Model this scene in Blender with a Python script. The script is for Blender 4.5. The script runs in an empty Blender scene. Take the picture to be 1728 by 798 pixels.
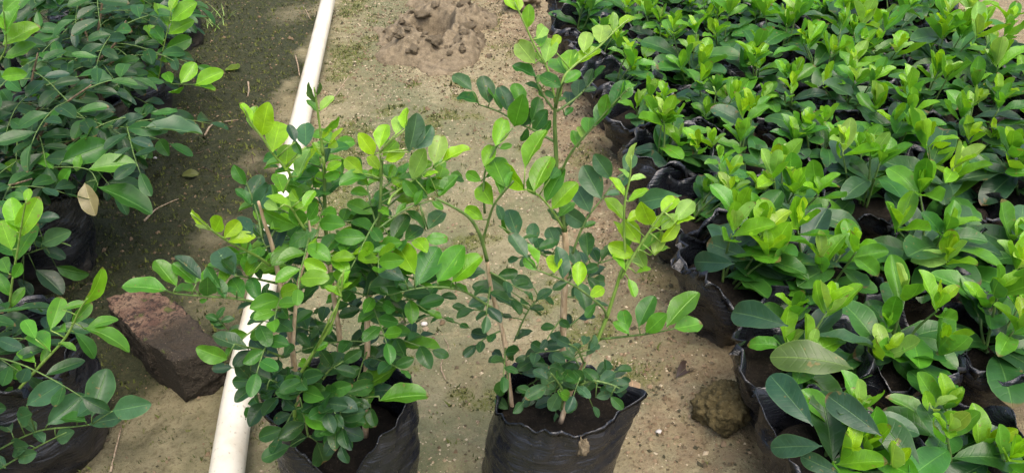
import bpy, math, random
import numpy as np
from mathutils import Vector, Matrix

# ------------------------------------------------------------------ camera, sky, sun, exposure
scene = bpy.context.scene
COL = scene.collection
W0, H0, FPX = 1728.0, 798.0, 1330.0          # photograph size and focal length in its pixels
CAM_H, PITCH = 0.80, math.radians(35.0)
SP, CP = math.sin(PITCH), math.cos(PITCH)
CAM = Vector((0, 0, CAM_H))
cam = bpy.data.cameras.new("camera"); cam_o = bpy.data.objects.new("camera", cam); COL.objects.link(cam_o)
cam_o.location = CAM; cam_o.rotation_euler = (math.pi / 2 - PITCH, 0, 0)
cam.sensor_width = 36.0; cam.lens = 36.0 * FPX / W0; cam.clip_start = 0.02; cam.clip_end = 500
scene.camera = cam_o

SUN_EL, SUN_AZ = math.radians(70), math.radians(150)    # azimuth from +Y towards +X
world = bpy.data.worlds.new("World"); scene.world = world; world.use_nodes = True
wn = world.node_tree; wn.nodes.clear()
sky = wn.nodes.new("ShaderNodeTexSky"); sky.sky_type = 'NISHITA'; sky.sun_disc = False
sky.sun_elevation = SUN_EL; sky.sun_rotation = SUN_AZ
sky.air_density = 1.0; sky.dust_density = 6.0; sky.ozone_density = 1.0
bg = wn.nodes.new("ShaderNodeBackground"); bg.inputs[1].default_value = 0.15
wo = wn.nodes.new("ShaderNodeOutputWorld")
wn.links.new(sky.outputs[0], bg.inputs[0]); wn.links.new(bg.outputs[0], wo.inputs[0])
sun = bpy.data.lights.new("sun", 'SUN'); sun.energy = 1.0; sun.angle = math.radians(65); sun.color = (1.0, 0.965, 0.90)
sun_o = bpy.data.objects.new("sun", sun); COL.objects.link(sun_o)
sdir = Vector((math.sin(SUN_AZ) * math.cos(SUN_EL), math.cos(SUN_AZ) * math.cos(SUN_EL), math.sin(SUN_EL)))
sun_o.rotation_euler = (-sdir).to_track_quat('-Z', 'Y').to_euler(); sun_o.location = sdir * 5
vs = scene.view_settings
vs.view_transform = 'Standard'; vs.look = 'None'; vs.gamma = 1.0; vs.use_curve_mapping = False; vs.exposure = 1.02
scene.cycles.max_bounces = 6; scene.cycles.diffuse_bounces = 3; scene.cycles.glossy_bounces = 2
scene.cycles.transmission_bounces = 4; scene.cycles.use_denoising = True

# ------------------------------------------------------------------ helpers
rng = random.Random(7)
def ray(px, py):
    a = (px - W0 / 2) / FPX; b = (py - H0 / 2) / FPX
    return Vector((a, CP - b * SP, -SP - b * CP))
def G(px, py, z=0.0):                 # where the pixel's ray meets height z
    r = ray(px, py); return CAM + r * ((z - CAM_H) / r.z)
FWD = Vector((0, CP, -SP))
def beside(b, px, py, dd=0.0):        # a point as deep in the view as b, seen at that pixel
    return CAM + ray(px, py) * ((b - CAM).dot(FWD) + dd)
def P(px, py, y):                     # where the pixel's ray meets the upright plane at distance y
    r = ray(px, py); return CAM + r * (y / r.y)

_T = np.random.RandomState(3).rand(64, 64, 64)
def vnoise(x, y, z=0.0):
    x, y, z = np.broadcast_arrays(np.asarray(x, float), np.asarray(y, float), np.asarray(z, float))
    xi, yi, zi = np.floor(x).astype(int), np.floor(y).astype(int), np.floor(z).astype(int)
    fx, fy, fz = x - xi, y - yi, z - zi
    fx, fy, fz = [f * f * (3 - 2 * f) for f in (fx, fy, fz)]
    def t(a, b, c): return _T[(xi + a) % 64, (yi + b) % 64, (zi + c) % 64]
    l = lambda a, b, f: a + (b - a) * f
    return l(l(l(t(0,0,0), t(1,0,0), fx), l(t(0,1,0), t(1,1,0), fx), fy),
             l(l(t(0,0,1), t(1,0,1), fx), l(t(0,1,1), t(1,1,1), fx), fy), fz) * 2 - 1
def fbm(x, y, z=0.0, o=4):
    s, a = 0, 1.0
    for k in range(o):
        s = s + a * vnoise(np.asarray(x) * 2**k + 17 * k, np.asarray(y) * 2**k + 5 * k, np.asarray(z) * 2**k); a *= 0.5
    return s
def sstep(a, b, x):
    t = np.clip((x - a) / (b - a), 0, 1); return t * t * (3 - 2 * t)

def mesh(name, v, f, mat=None, smooth=True):
    m = bpy.data.meshes.new(name); m.from_pydata([tuple(map(float, p)) for p in v], [], [tuple(map(int, q)) for q in f])
    if smooth: m.polygons.foreach_set("use_smooth", [True] * len(m.polygons))
    if mat: m.materials.append(mat)
    m.update(); return m
def obj(name, data, parent=None, loc=None):
    o = bpy.data.objects.new(name, data); COL.objects.link(o)
    if parent: o.parent = parent
    if loc is not None: o.location = loc
    return o
def tag(o, label=None, cat=None, group=None, kind=None):
    if label: o["label"] = label
    if cat: o["category"] = cat
    if group: o["group"] = group
    if kind: o["kind"] = kind
    return o
def empty(name, loc, label, cat, group=None):
    o = bpy.data.objects.new(name, None); COL.objects.link(o); o.location = loc; o.empty_display_size = 0.05
    return tag(o, label, cat, group)

def smooth_line(pts, n=4):
    p = [Vector(a) for a in pts]
    if len(p) < 3: return p
    q = [p[0] * 2 - p[1]] + p + [p[-1] * 2 - p[-2]]; out = []
    for i in range(1, len(q) - 2):
        for k in range(n):
            t = k / n
            out.append(0.5 * ((2 * q[i]) + (q[i+1] - q[i-1]) * t + (2*q[i-1] - 5*q[i] + 4*q[i+1] - q[i+2]) * t*t
                              + (-q[i-1] + 3*q[i] - 3*q[i+1] + q[i+2]) * t**3))
    out.append(p[-1]); return out
def tube(pts, r0, r1, n=6, V=None, F=None, knob=0.0, seed=0):
    V = [] if V is None else V; F = [] if F is None else F
    rr = random.Random(seed); L = len(pts); ref = Vector((0.31, 0.87, 0.2)); b0 = len(V)
    for i, p in enumerate(pts):
        d = (pts[min(i+1, L-1)] - pts[max(i-1, 0)])
        d = d.normalized() if d.length > 1e-9 else Vector((0, 0, 1))
        x = d.cross(ref).normalized(); y = d.cross(x)
        r = (r0 + (r1 - r0) * i / max(1, L - 1)) * (1 + knob * rr.uniform(-1, 1))
        for k in range(n):
            a = 2 * math.pi * k / n; V.append(p + x * (r * math.cos(a)) + y * (r * math.sin(a)))
    for i in range(L - 1):
        for k in range(n):
            F.append((b0+i*n+k, b0+i*n+(k+1) % n, b0+(i+1)*n+(k+1) % n, b0+(i+1)*n+k))
    F.append(tuple(b0+k for k in range(n-1, -1, -1))); F.append(tuple(b0+(L-1)*n+k for k in range(n)))
    return V, F

# ------------------------------------------------------------------ materials
class NT:
    def __init__(s, name):
        s.m = bpy.data.materials.new(name); s.m.use_nodes = True; s.t = s.m.node_tree; s.t.nodes.clear()
        s.out = s.t.nodes.new("ShaderNodeOutputMaterial")
    def n(s, typ, **kw):
        nd = s.t.nodes.new("ShaderNode" + typ)
        for k, v in kw.items(): setattr(nd, k, v)
        return nd
    def put(s, sock, v):
        if isinstance(v, bpy.types.NodeSocket): s.t.links.new(v, sock)
        else: sock.default_value = (*v, 1.0) if isinstance(v, tuple) and len(v) == 3 and sock.type == 'RGBA' else v
    def math(s, op, a, b=0.0, c=0.0):
        nd = s.n("Math", operation=op); s.put(nd.inputs[0], a); s.put(nd.inputs[1], b); s.put(nd.inputs[2], c); return nd.outputs[0]
    def ss(s, x, a, b):                       # smooth step from a to b
        nd = s.n("MapRange", interpolation_type='SMOOTHSTEP'); s.put(nd.inputs[0], x); nd.inputs[1].default_value = a; nd.inputs[2].default_value = b
        return nd.outputs[0]
    def mix(s, f, a, b, mode='MIX'):
        nd = s.n("Mix", data_type='RGBA', blend_type=mode); s.put(nd.inputs[0], f); s.put(nd.inputs[6], a); s.put(nd.inputs[7], b); return nd.outputs[2]
    def noise(s, scale, vec=None, detail=4.0, rough=0.55):
        nd = s.n("TexNoise"); nd.inputs["Scale"].default_value = scale; nd.inputs["Detail"].default_value = detail; nd.inputs["Roughness"].default_value = rough
        if vec is not None: s.put(nd.inputs["Vector"], vec)
        return nd.outputs[0]
    def bump(s, h, strength, dist, nrm=None):
        nd = s.n("Bump"); nd.inputs["Strength"].default_value = strength; nd.inputs["Distance"].default_value = dist; s.put(nd.inputs["Height"], h)
        if nrm is not None: s.put(nd.inputs["Normal"], nrm)
        return nd.outputs[0]
    def bsdf(s, col, rough=0.7, nrm=None, spec=0.4, **kw):
        nd = s.n("BsdfPrincipled"); s.put(nd.inputs["Base Color"], col); s.put(nd.inputs["Roughness"], rough); s.put(nd.inputs["Specular IOR Level"], spec)
        if nrm is not None: s.put(nd.inputs["Normal"], nrm)
        for k, v in kw.items(): s.put(nd.inputs[k], v)
        return nd.outputs[0]
    def done(s, sh):
        s.t.links.new(sh, s.out.inputs[0]); return s.m
    def coord(s, which="Object"):
        return s.n("TexCoord").outputs[which]

def leaf_material(name, nveins, vein, rough, trans):
    t = NT(name); uv = t.n("UVMap").outputs[0]; sx = t.n("SeparateXYZ"); t.put(sx.inputs[0], uv)
    u, v = sx.outputs[0], sx.outputs[1]
    a = t.math('ABSOLUTE', t.math('MULTIPLY_ADD', u, 2.0, -1.0))
    info = t.n("ObjectInfo"); rnd = info.outputs["Random"]
    at1 = t.n("Attribute"); at1.attribute_name = "leaf_tint"; at2 = t.n("Attribute"); at2.attribute_name = "own_tint"
    base = t.mix(at2.outputs["Fac"], info.outputs["Color"], at1.outputs["Color"])
    mid = t.ss(a, 0.075, 0.01)
    fr = t.math('FRACT', t.math('MULTIPLY_ADD', a, -1.25, t.math('MULTIPLY', v, nveins)))
    ln = t.math('ABSOLUTE', t.math('MULTIPLY_ADD', fr, 2.0, -1.0))
    lat = t.math('MULTIPLY', t.ss(ln, 0.72, 0.99), t.ss(a, 0.98, 0.6))
    edge = t.ss(a, 0.90, 1.0)
    oc = t.n("VectorMath", operation='ADD'); t.put(oc.inputs[0], t.coord()); cb = t.n("CombineXYZ")
    for i in range(3): t.put(cb.inputs[i], t.math('MULTIPLY', rnd, 37.0 + 11 * i))
    t.put(oc.inputs[1], cb.outputs[0])
    nz = t.noise(5.0, oc.outputs[0], 3.0); fine = t.noise(38.0, oc.outputs[0], 2.0)
    hsv = t.n("HueSaturation"); t.put(hsv.inputs["Color"], base)
    t.put(hsv.inputs["Value"], t.math('ADD', t.math('MULTIPLY', nz, 0.7), t.math('MULTIPLY_ADD', fine, 0.25, 0.53)))
    c = hsv.outputs[0]
    lite = t.mix(1.0, c, (0.035, 0.05, 0.012), 'ADD'); lite = t.mix(1.0, lite, (1.5, 1.45, 1.5), 'MULTIPLY')
    c = t.mix(t.math('MULTIPLY', lat, vein), c, lite); c = t.mix(t.math('MULTIPLY', mid, 0.75), c, lite)
    c = t.mix(t.math('MULTIPLY', edge, 0.5), c, lite)
    # small brown blemishes on some leaves
    spot = t.math('MULTIPLY', t.ss(t.noise(7.0, oc.outputs[0], 2.0), 0.66, 0.71), t.ss(rnd, 0.45, 0.55))
    c = t.mix(t.math('MULTIPLY', spot, 0.65), c, (0.22, 0.16, 0.05))
    tip = t.math('MULTIPLY', t.ss(t.math('ADD', v, t.math('MULTIPLY', nz, 0.12)), 0.985, 1.02), t.ss(rnd, 0.80, 0.84))
    c = t.mix(t.math('MULTIPLY', tip, 0.8), c, (0.16, 0.10, 0.04))
    back = t.n("NewGeometry").outputs["Backfacing"]
    cbk = t.mix(1.0, t.mix(1.0, c, (1.05, 1.1, 0.95), 'MULTIPLY'), (0.012, 0.022, 0.010), 'ADD')
    col = t.mix(back, c, cbk)
    h = t.math('ADD', t.math('MULTIPLY', lat, -0.12 - 1.2 * vein), t.math('MULTIPLY', fine, 0.15)); h = t.math('MULTIPLY_ADD', mid, -0.8, h)
    nrm = t.bump(h, 0.5, 0.0010)
    pr = t.bsdf(col, t.math('MULTIPLY_ADD', back, 0.2, t.math('MULTIPLY_ADD', nz, 0.2, rough - 0.1)), nrm, 0.5)
    tr = t.n("BsdfTranslucent"); t.put(tr.inputs[0], t.mix(1.0, col, (1.5, 1.35, 0.55), 'MULTIPLY')); t.put(tr.inputs[1], nrm)
    ms = t.n("MixShader"); ms.inputs[0].default_value = trans
    t.t.links.new(pr, ms.inputs[1]); t.t.links.new(tr.outputs[0], ms.inputs[2])
    return t.done(ms.outputs[0])
M_LEAF = leaf_material("small_leaf_surface", 7.0, 0.06, 0.34, 0.38)
M_BROAD = leaf_material("broad_leaf_surface", 9.0, 0.10, 0.34, 0.33)

def simple_bark(name, c1, c2, rough=0.75):
    t = NT(name); o = t.coord(); mp = t.n("Mapping"); t.put(mp.inputs[0], o); mp.inputs["Scale"].default_value = (1, 1, 0.25)
    n1 = t.noise(260.0, mp.outputs[0]); col = t.mix(t.ss(n1, 0.35, 0.7), c1, c2)
    return t.done(t.bsdf(col, rough, t.bump(n1, 0.5, 0.001)))
M_BARK = simple_bark("pale_bark", (0.36, 0.25, 0.145), (0.62, 0.47, 0.31))
M_BARKD = simple_bark("dark_bark", (0.08, 0.06, 0.035), (0.20, 0.14, 0.08))
M_GREEN = simple_bark("green_stalk", (0.07, 0.13, 0.03), (0.13, 0.21, 0.05), 0.5)
M_LIME = simple_bark("lime_stalk", (0.14, 0.25, 0.035), (0.24, 0.36, 0.08), 0.5)
M_TWIG = simple_bark("dry_twig", (0.22, 0.15, 0.09), (0.45, 0.36, 0.25))
M_TWIGD = simple_bark("dark_twig", (0.05, 0.035, 0.025), (0.12, 0.085, 0.06))

def bag_material(name, dust):
    t = NT(name); o = t.coord(); sp = t.n("SeparateXYZ"); t.put(sp.inputs[0], o); z = sp.outputs[2]
    info = t.n("ObjectInfo"); ad = t.n("VectorMath", operation='ADD'); t.put(ad.inputs[0], o)
    cb = t.n("CombineXYZ"); t.put(cb.inputs[0], t.math('MULTIPLY', info.outputs["Random"], 9.0)); t.put(ad.inputs[1], cb.outputs[0]); o2 = ad.outputs[0]
    n1 = t.noise(30.0, o2, 5.0, 0.65); n2 = t.noise(240.0, o2, 3.0, 0.7); n3 = t.noise(9.0, o2, 3.0)
    wr = t.n("Mapping"); t.put(wr.inputs[0], o2); wr.inputs["Scale"].default_value = (16, 16, 210); n4 = t.noise(1.0, wr.outputs[0], 3.0, 0.6)
    low = t.ss(z, 0.06, 0.0)
    d = t.math('ADD', t.math('MULTIPLY', t.ss(n1, 0.45, 0.72), 0.45 * dust), t.math('MULTIPLY', low, t.math('MULTIPLY', t.ss(n1, 0.35, 0.65), 0.6)))
    d = t.math('ADD', d, t.math('MULTIPLY', t.ss(n2, 0.64, 0.72), 0.30 + 0.5 * dust))
    d = t.math('MINIMUM', t.math('MULTIPLY', d, t.ss(n3, 0.15, 0.6)), 1.0)
    col = t.mix(d, (0.010, 0.0115, 0.016), (0.15, 0.12, 0.085))
    rough = t.math('MULTIPLY_ADD', d, 0.45, t.math('MULTIPLY_ADD', n1, 0.22, 0.16))
    h = t.math('ADD', t.math('MULTIPLY', n1, 0.22), t.math('ADD', t.math('MULTIPLY', n4, 0.55), t.math('MULTIPLY', n2, 0.12)))
    return t.done(t.bsdf(col, rough, t.bump(h, 0.8, 0.0055), 0.65))
M_BAG = bag_material("black_film", 0.12)
M_BAGD = bag_material("dusty_black_film", 0.16)

def soil_material(name, c1, c2, c3):
    t = NT(name); o = t.coord(); n1 = t.noise(60.0, o, 6.0, 0.65); n2 = t.noise(320.0, o, 3.0, 0.7); n3 = t.noise(14.0, o, 3.0)
    c = t.mix(t.ss(n1, 0.3, 0.7), c1, c2); c = t.mix(t.math('MULTIPLY', t.ss(n2, 0.55, 0.72), 0.7), c, c3)
    c = t.mix(t.math('MULTIPLY', t.ss(n3, 0.5, 0.75), 0.5), c, c1)
    h = t.math('ADD', t.math('MULTIPLY', n1, 1.0), t.math('MULTIPLY', n2, 0.5))
    return t.done(t.bsdf(c, 0.92, t.bump(h, 0.9, 0.004), 0.2))
M_SOIL = soil_material("shade_toned_potting_soil", (0.007, 0.0055, 0.004), (0.017, 0.013, 0.009), (0.055, 0.043, 0.03))  # dark soil, with the shade inside the bags worked into its colour
M_MUD = soil_material("dug_brown_mud", (0.12, 0.095, 0.060), (0.245, 0.196, 0.125), (0.39, 0.325, 0.215))
M_CLOD = soil_material("mossy_clod", (0.055, 0.044, 0.018), (0.125, 0.098, 0.044), (0.22, 0.18, 0.085))

# ------------------------------------------------------------------ the ground
PATH = Vector((-0.13, 0.9915, 0)); ACROSS = Vector((0.9915, 0.13, 0))
def pipe_x(y): return -0.335 - 0.130 * (y - 0.75)             # where the pipe runs
def bed_x(y): return 0.300 - 0.135 * (y - 0.62)               # the bed's edge along the path
HOLE = G(735, 55)
def ground_z(x, y):
    z = 0.010 * fbm(x * 2.3, y * 2.3, 0.3, 3) + 0.0045 * fbm(x * 13, y * 13, 1.7, 3) + 0.0022 * fbm(x * 60, y * 60, 4.1, 2)
    left = sstep(0.02, -0.25, x - pipe_x(y))
    z = z + left * (0.011 * np.abs(fbm(x * 26, y * 26, 9.0, 4)) - 0.006)
    bank = np.exp(-((x - bed_x(y) + 0.02) / 0.06) ** 2)
    z = z + bank * (0.012 + 0.012 * fbm(x * 24, y * 24, 2.2, 3))
    mossr = np.exp(-((x - pipe_x(y) - 0.07) / 0.05) ** 2)
    z = z + mossr * 0.004 * fbm(x * 40, y * 40, 6.6, 2)
    z = z - 0.11 * np.exp(-(((x - HOLE.x + 0.025) / 0.085) ** 2 + ((y - HOLE.y) / 0.13) ** 2) ** 2)
    return z - 0.004
def masks(x, y):
    n1 = fbm(x * 3.1, y * 3.1, 11.0, 4); n2 = fbm(x * 9.0, y * 9.0, 21.0, 4); n3 = fbm(x * 22, y * 22, 31.0, 3)
    dx = x - pipe_x(y)
    left = sstep(0.0, -0.10, dx + 0.03 * n1 + 0.04 * n2)
    far = sstep(0.95, 1.35, y)
    dark = np.clip(left * (1.2 - 0.22 * sstep(0.4, 0.95, n1 + 0.5 * n2) - 0.75 * sstep(0.80, 0.66, y + 0.1 * n2)) + sstep(-0.27, -0.36, dx) * 0.8, 0, 1)
    # bare tan patches beside the pipe
    for (cx, cy, r) in ((-0.53, 1.15, 0.045), (-0.47, 0.98, 0.05), (-0.65, 2.30, 0.07), (-0.54, 1.42, 0.03), (-0.42, 0.66, 0.13)):
        dark = dark * (1 - 0.55 * np.exp(-(((x - cx) / r) ** 2 + ((y - cy) / (1.5 * r)) ** 2)))
    film = np.clip(np.exp(-((dx - 0.18 - 0.05 * n1) / 0.20) ** 2) * (1.0 + 0.4 * n2) , 0, 1)
    film = np.maximum(film, 0.8 * np.clip(sstep(0.1, 0.6, n2 + 0.4 * n1), 0, 1) * sstep(0.0, 0.1, dx))
    film = np.maximum(film, 0.75 * sstep(0.0, 0.08, dx) * sstep(-.5, .3, n2))
    film = film * (1 - 0.75 * sstep(1.45, 2.0, y) * sstep(0.18, 0.32, dx))
    moss = np.clip(1.2 * np.exp(-((dx - 0.065) / 0.045) ** 2) * sstep(-0.35, 0.25, n2) * sstep(0.9, 1.3, y) + sstep(0.48, 0.75, n3 + 0.35 * n2) * sstep(0.0, 0.08, dx) * sstep(0.75, 0.4, dx), 0, 1)
    brown = np.clip(sstep(0.16, 0.02, np.abs(x - bed_x(y) + 0.03) + 0.05 * n2) + sstep(0.0, 0.06, x - bed_x(y)), 0, 1)
    return dark, film, moss, brown
def axis(lo, hi, step, outer):
    a = list(np.arange(lo, hi, step)); o = [v for v in outer]
    return np.array([lo - v for v in reversed(o)] + a + [hi + v for v in o])
OUT = [0.05, 0.15, 0.4, 1, 2.5, 6, 15, 40, 100]
gx = axis(-1.15, 0.95, 0.0065, OUT); gy = axis(0.40, 2.75, 0.0065, OUT)
X, Y = np.meshgrid(gx, gy); Z = ground_z(X, Y)
gm = bpy.data.meshes.new("ground"); nxg, nyg = len(gx), len(gy)
co = np.stack([X, Y, Z], -1).reshape(-1, 3)
ii = np.arange(nxg * nyg).reshape(nyg, nxg)
qf = np.stack([ii[:-1, :-1], ii[:-1, 1:], ii[1:, 1:], ii[1:, :-1]], -1).reshape(-1, 4)
gm.vertices.add(len(co)); gm.vertices.foreach_set("co", co.ravel())
gm.loops.add(qf.size); gm.loops.foreach_set("vertex_index", qf.ravel().astype(np.int32))
gm.polygons.add(len(qf)); gm.polygons.foreach_set("loop_start", np.arange(0, qf.size, 4, dtype=np.int32))
gm.update(calc_edges=True); gm.polygons.foreach_set("use_smooth", [True] * len(qf))
for nm, arr in zip(("dark_soil", "algae", "moss", "brown_soil"), masks(X, Y)):
    at = gm.attributes.new(nm, 'FLOAT', 'POINT'); at.data.foreach_set("value", arr.ravel().astype(np.float32))
t = NT("ground_surface"); o = t.coord()
att = {}
for nm in ("dark_soil", "algae", "moss", "brown_soil"):
    nd = t.n("Attribute"); nd.attribute_name = nm; att[nm] = nd.outputs["Fac"]
nA = t.noise(7.0, o, 5.0); nB = t.noise(45.0, o, 6.0, 0.65); nC = t.noise(210.0, o, 4.0, 0.7); nD = t.noise(700.0, o, 2.0, 0.6)
c = t.mix(t.ss(nA, 0.35, 0.65), (0.305, 0.258, 0.145), (0.415, 0.358, 0.218))
c = t.mix(t.math('MULTIPLY', t.ss(nB, 0.42, 0.68), 0.55), c, (0.21, 0.165, 0.09))
algae = t.math('MULTIPLY', att["algae"], t.ss(nB, 0.22, 0.50))
c = t.mix(t.math('MULTIPLY', algae, 0.9), c, t.mix(t.ss(nC, 0.4, 0.65), (0.115, 0.135, 0.062), (0.235, 0.24, 0.132)))
brown = t.math('MULTIPLY', att["brown_soil"], t.ss(nB, 0.25, 0.6))
c = t.mix(t.math('MULTIPLY', brown, 0.75), c, t.mix(nC, (0.15, 0.105, 0.06), (0.33, 0.25, 0.155)))
dk = t.math('MINIMUM', t.math('MULTIPLY', att["dark_soil"], t.math('MULTIPLY_ADD', nB, 1.0, 0.65)), 1.0)
c = t.mix(dk, c, t.mix(t.ss(nC, 0.35, 0.7), (0.024, 0.031, 0.014), (0.074, 0.078, 0.037)))
mo = t.math('MULTIPLY', att["moss"], t.ss(nC, 0.35, 0.6))
c = t.mix(t.math('MULTIPLY', mo, 0.8), c, t.mix(nB, (0.085, 0.105, 0.018), (0.19, 0.21, 0.035)))
gr = t.ss(nC, 0.50, 0.64); c = t.mix(t.math('MULTIPLY', gr, 0.72), c, t.mix(1.0, c, (0.45, 0.42, 0.38), 'MULTIPLY'))
gl = t.ss(nD, 0.64, 0.74); c = t.mix(t.math('MULTIPLY', gl, 0.3), c, (0.55, 0.48, 0.35))
h = t.math('ADD', t.math('MULTIPLY', nB, 0.9), t.math('ADD', t.math('MULTIPLY', nC, 0.55), t.math('MULTIPLY', nD, 0.22)))
gm.materials.append(t.done(t.bsdf(c, 0.9, t.bump(h, 1.0, 0.009), 0.25)))
tag(obj("ground", gm), kind="structure")
def gz(x, y): return float(ground_z(np.array([x]), np.array([y]))[0])
def on_ground(px, py, up=0.0):
    p = G(px, py, 0.0); p = G(px, py, gz(p.x, p.y)); return Vector((p.x, p.y, gz(p.x, p.y) + up))

# loose grains, crumbs and moss: nobody could count them
def scatter_stuff(name, n, place, size, colours, seed, flat=0.7, kind="grain"):
    R = np.random.RandomState(seed); V = []; F = []; mi = []
    cnt = 0
    while cnt < n:
        x = R.uniform(-0.95, 0.62, 4000); y = R.uniform(0.5, 2.6, 4000); k = place(x, y) > R.rand(4000)
        x, y = x[k], y[k]; z = ground_z(x, y)
        for a, b, c_ in zip(x, y, z):
            if cnt >= n: break
            cnt += 1; s = size * math.exp(R.normal(0, 0.45)); b0 = len(V)
            if kind == "grain":
                J = 1 + 0.35 * R.uniform(-1, 1, (6, 3)); th = R.uniform(0, 6.28); cs, sn = math.cos(th), math.sin(th)
                for i, (p, q, r) in enumerate(((1,0,0), (0,.8,0), (-1,0,0), (0,-.8,0), (0,0,flat), (0,0,-flat))):
                    p, q, r = p * J[i,0] + .2 * (J[i,1]-1), q * J[i,1], r * J[i,2]
                    V.append((a + s*(p*cs - q*sn), b + s*(p*sn + q*cs), c_ + s*(r + 0.3*flat)))
                F += [(b0, b0+1, b0+4), (b0+1, b0+2, b0+4), (b0+2, b0+3, b0+4), (b0+3, b0, b0+4), (b0+1, b0, b0+5), (b0+2, b0+1, b0+5), (b0+3, b0+2, b0+5), (b0, b0+3, b0+5)]
                mi += [R.randint(len(colours))] * 8
            else:
                m = R.randint(len(colours))
                for q in range(5):
                    th = R.uniform(0, 6.28); l = s * R.uniform(0.6, 1.3); wd = 0.22 * s; cs, sn = math.cos(th), math.sin(th); b1 = len(V)
                    ox, oy = R.uniform(-s, s), R.uniform(-s, s); le = R.uniform(0.2, 0.9)
                    V += [(a+ox-sn*wd, b+oy+cs*wd, c_-0.0005), (a+ox+sn*wd, b+oy-cs*wd, c_-0.0005), (a+ox+cs*l*le, b+oy+sn*l*le, c_+l*0.8)]
                    F.append((b1, b1+1, b1+2)); mi.append(m)
    m = mesh(name, V, F, smooth=False)
    for i, cc in enumerate(colours):
        tt = NT(name + "_tone"); m.materials.append(tt.done(tt.bsdf(cc, 0.85, None, 0.3)))
    m.polygons.foreach_set("material_index", mi)
    return tag(obj(name, m), kind="stuff")
def opened(x, y): return (x < bed_x(y) + 0.02) * 1.0
scatter_stuff("sand_grains", 16000, lambda x, y: opened(x, y) * sstep(-0.08, 0.05, x - pipe_x(y)) * (0.4 + 0.6 * sstep(0, .5, fbm(x*6, y*6, 3.0, 3))), 0.0013,
              [(0.50, 0.41, 0.28), (0.36, 0.27, 0.17), (0.20, 0.15, 0.10), (0.46, 0.39, 0.27), (0.26, 0.2, 0.13), (0.15, 0.12, 0.075)], 1)
scatter_stuff("soil_crumbs", 13000, lambda x, y: opened(x, y) * np.clip(masks(x, y)[3] * 0.9 + masks(x, y)[0] * 0.1 + 0.06 + 0.2 * sstep(.1, .6, fbm(x * 7, y * 7, 55.0, 3)) + 1.5 * np.exp(-(((x - HOLE.x) / .22) ** 2 + ((y - HOLE.y) / .36) ** 2) ** 2), 0, 1), 0.0019,
              [(0.17, 0.12, 0.07), (0.25, 0.18, 0.11), (0.11, 0.085, 0.05), (0.06, 0.055, 0.03)], 2, 0.8)
scatter_stuff("moss_tufts", 14000, lambda x, y: opened(x, y) * np.clip(masks(x, y)[2] * 0.9 + masks(x, y)[0] * 0.5 + masks(x, y)[1] * 0.06, 0, 1), 0.0034,
              [(0.055, 0.070, 0.015), (0.09, 0.11, 0.022), (0.13, 0.145, 0.032), (0.035, 0.048, 0.013)], 3, kind="moss")

# dug heap of mud with a hollow in it
HEAPZ = []
def mud_heap():
    n, m = 170, 220; hx, hy = 0.195, 0.34
    u = np.linspace(-1, 1, n); v = np.linspace(-1, 1, m); U, V_ = np.meshgrid(u, v)
    x = HOLE.x + U * hx; y = HOLE.y + V_ * hy + 0.02
    r = np.sqrt(U**2 + V_**2) + 0.34 * fbm(x * 9, y * 9, 5.5, 3)
    body = sstep(0.92, 0.35, r)
    z = body * (0.024 + 0.036 * np.abs(fbm(x * 12, y * 9, 8.0, 4)) + 0.010 * np.abs(fbm(x * 38, y * 30, 2.0, 3)))
    hole = np.exp(-(((U + 0.15 + 0.1 * fbm(x * 12, y * 12, 3.3, 2)) / 0.34) ** 2 + ((V_ + 0.05) / 0.30) ** 2) ** 3)
    z = z - 0.11 * hole
    z = z + 0.022 * np.exp(-(((U - 0.55) / 0.25) ** 2 + ((V_ - 0.05) / 0.5) ** 2)) * (0.6 + 0.8 * np.abs(fbm(x * 30, y * 30, 1.0, 2)))
    Zg = ground_z(x, y) + 0.11 * np.exp(-(((x - HOLE.x + 0.025) / 0.085) ** 2 + ((y - HOLE.y) / 0.13) ** 2) ** 2); zz = Zg + np.where(body > 0.02, np.maximum(z, -0.075 * hole - 0.002), 0) - 0.012 * sstep(0.10, 0.0, body)
    HEAPZ.append((x, y, zz))
    vv = np.stack([x, y, zz], -1).reshape(-1, 3); q = np.arange(n * m).reshape(m, n)
    ff = np.stack([q[:-1, :-1], q[:-1, 1:], q[1:, 1:], q[1:, :-1]], -1).reshape(-1, 4)
    return mesh("mud_heap", vv, ff, M_MUD)
HEAP = tag(obj("mud_heap", mud_heap()), "heap of dug brown mud with a cracked hollow on the sandy path", "mud heap")

def lump(name, mat, c, r, seed, rough=0.25, sub=4, link=True):
    import bmesh
    bm = bmesh.new(); bmesh.ops.create_icosphere(bm, subdivisions=sub, radius=1.0)
    for v in bm.verts:
        p = v.co; d = 1 + rough * float(fbm(p.x * 1.6 + seed, p.y * 1.6, p.z * 1.6, 5)) + 0.10 * float(vnoise(p.x * 9, p.y * 9, p.z * 9 + seed)) + (0.10 * float(vnoise(p.x * 21, p.y * 21, p.z * 21 + seed)) if sub > 4 else 0)
        v.co = Vector((p.x * r[0], p.y * r[1], max(p.z, -0.45) * r[2])) * d
    m = bpy.data.meshes.new(name); bm.to_mesh(m); bm.free()
    m.polygons.foreach_set("use_smooth", [True] * len(m.polygons)); m.materials.append(mat)
    return obj(name, m, loc=c) if link else m
CLODS = [lump("clod", M_MUD, None, (1, .85, .7), 40 + k, .5, 3, False) for k in range(5)]
hr = random.Random(8)
def heap_z(x, y):
    hx_, hy_, hz_ = HEAPZ[0]; k = np.argmin((hx_ - x) ** 2 + (hy_ - y) ** 2); return max(float(hz_.ravel()[k]), gz(x, y))
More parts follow.
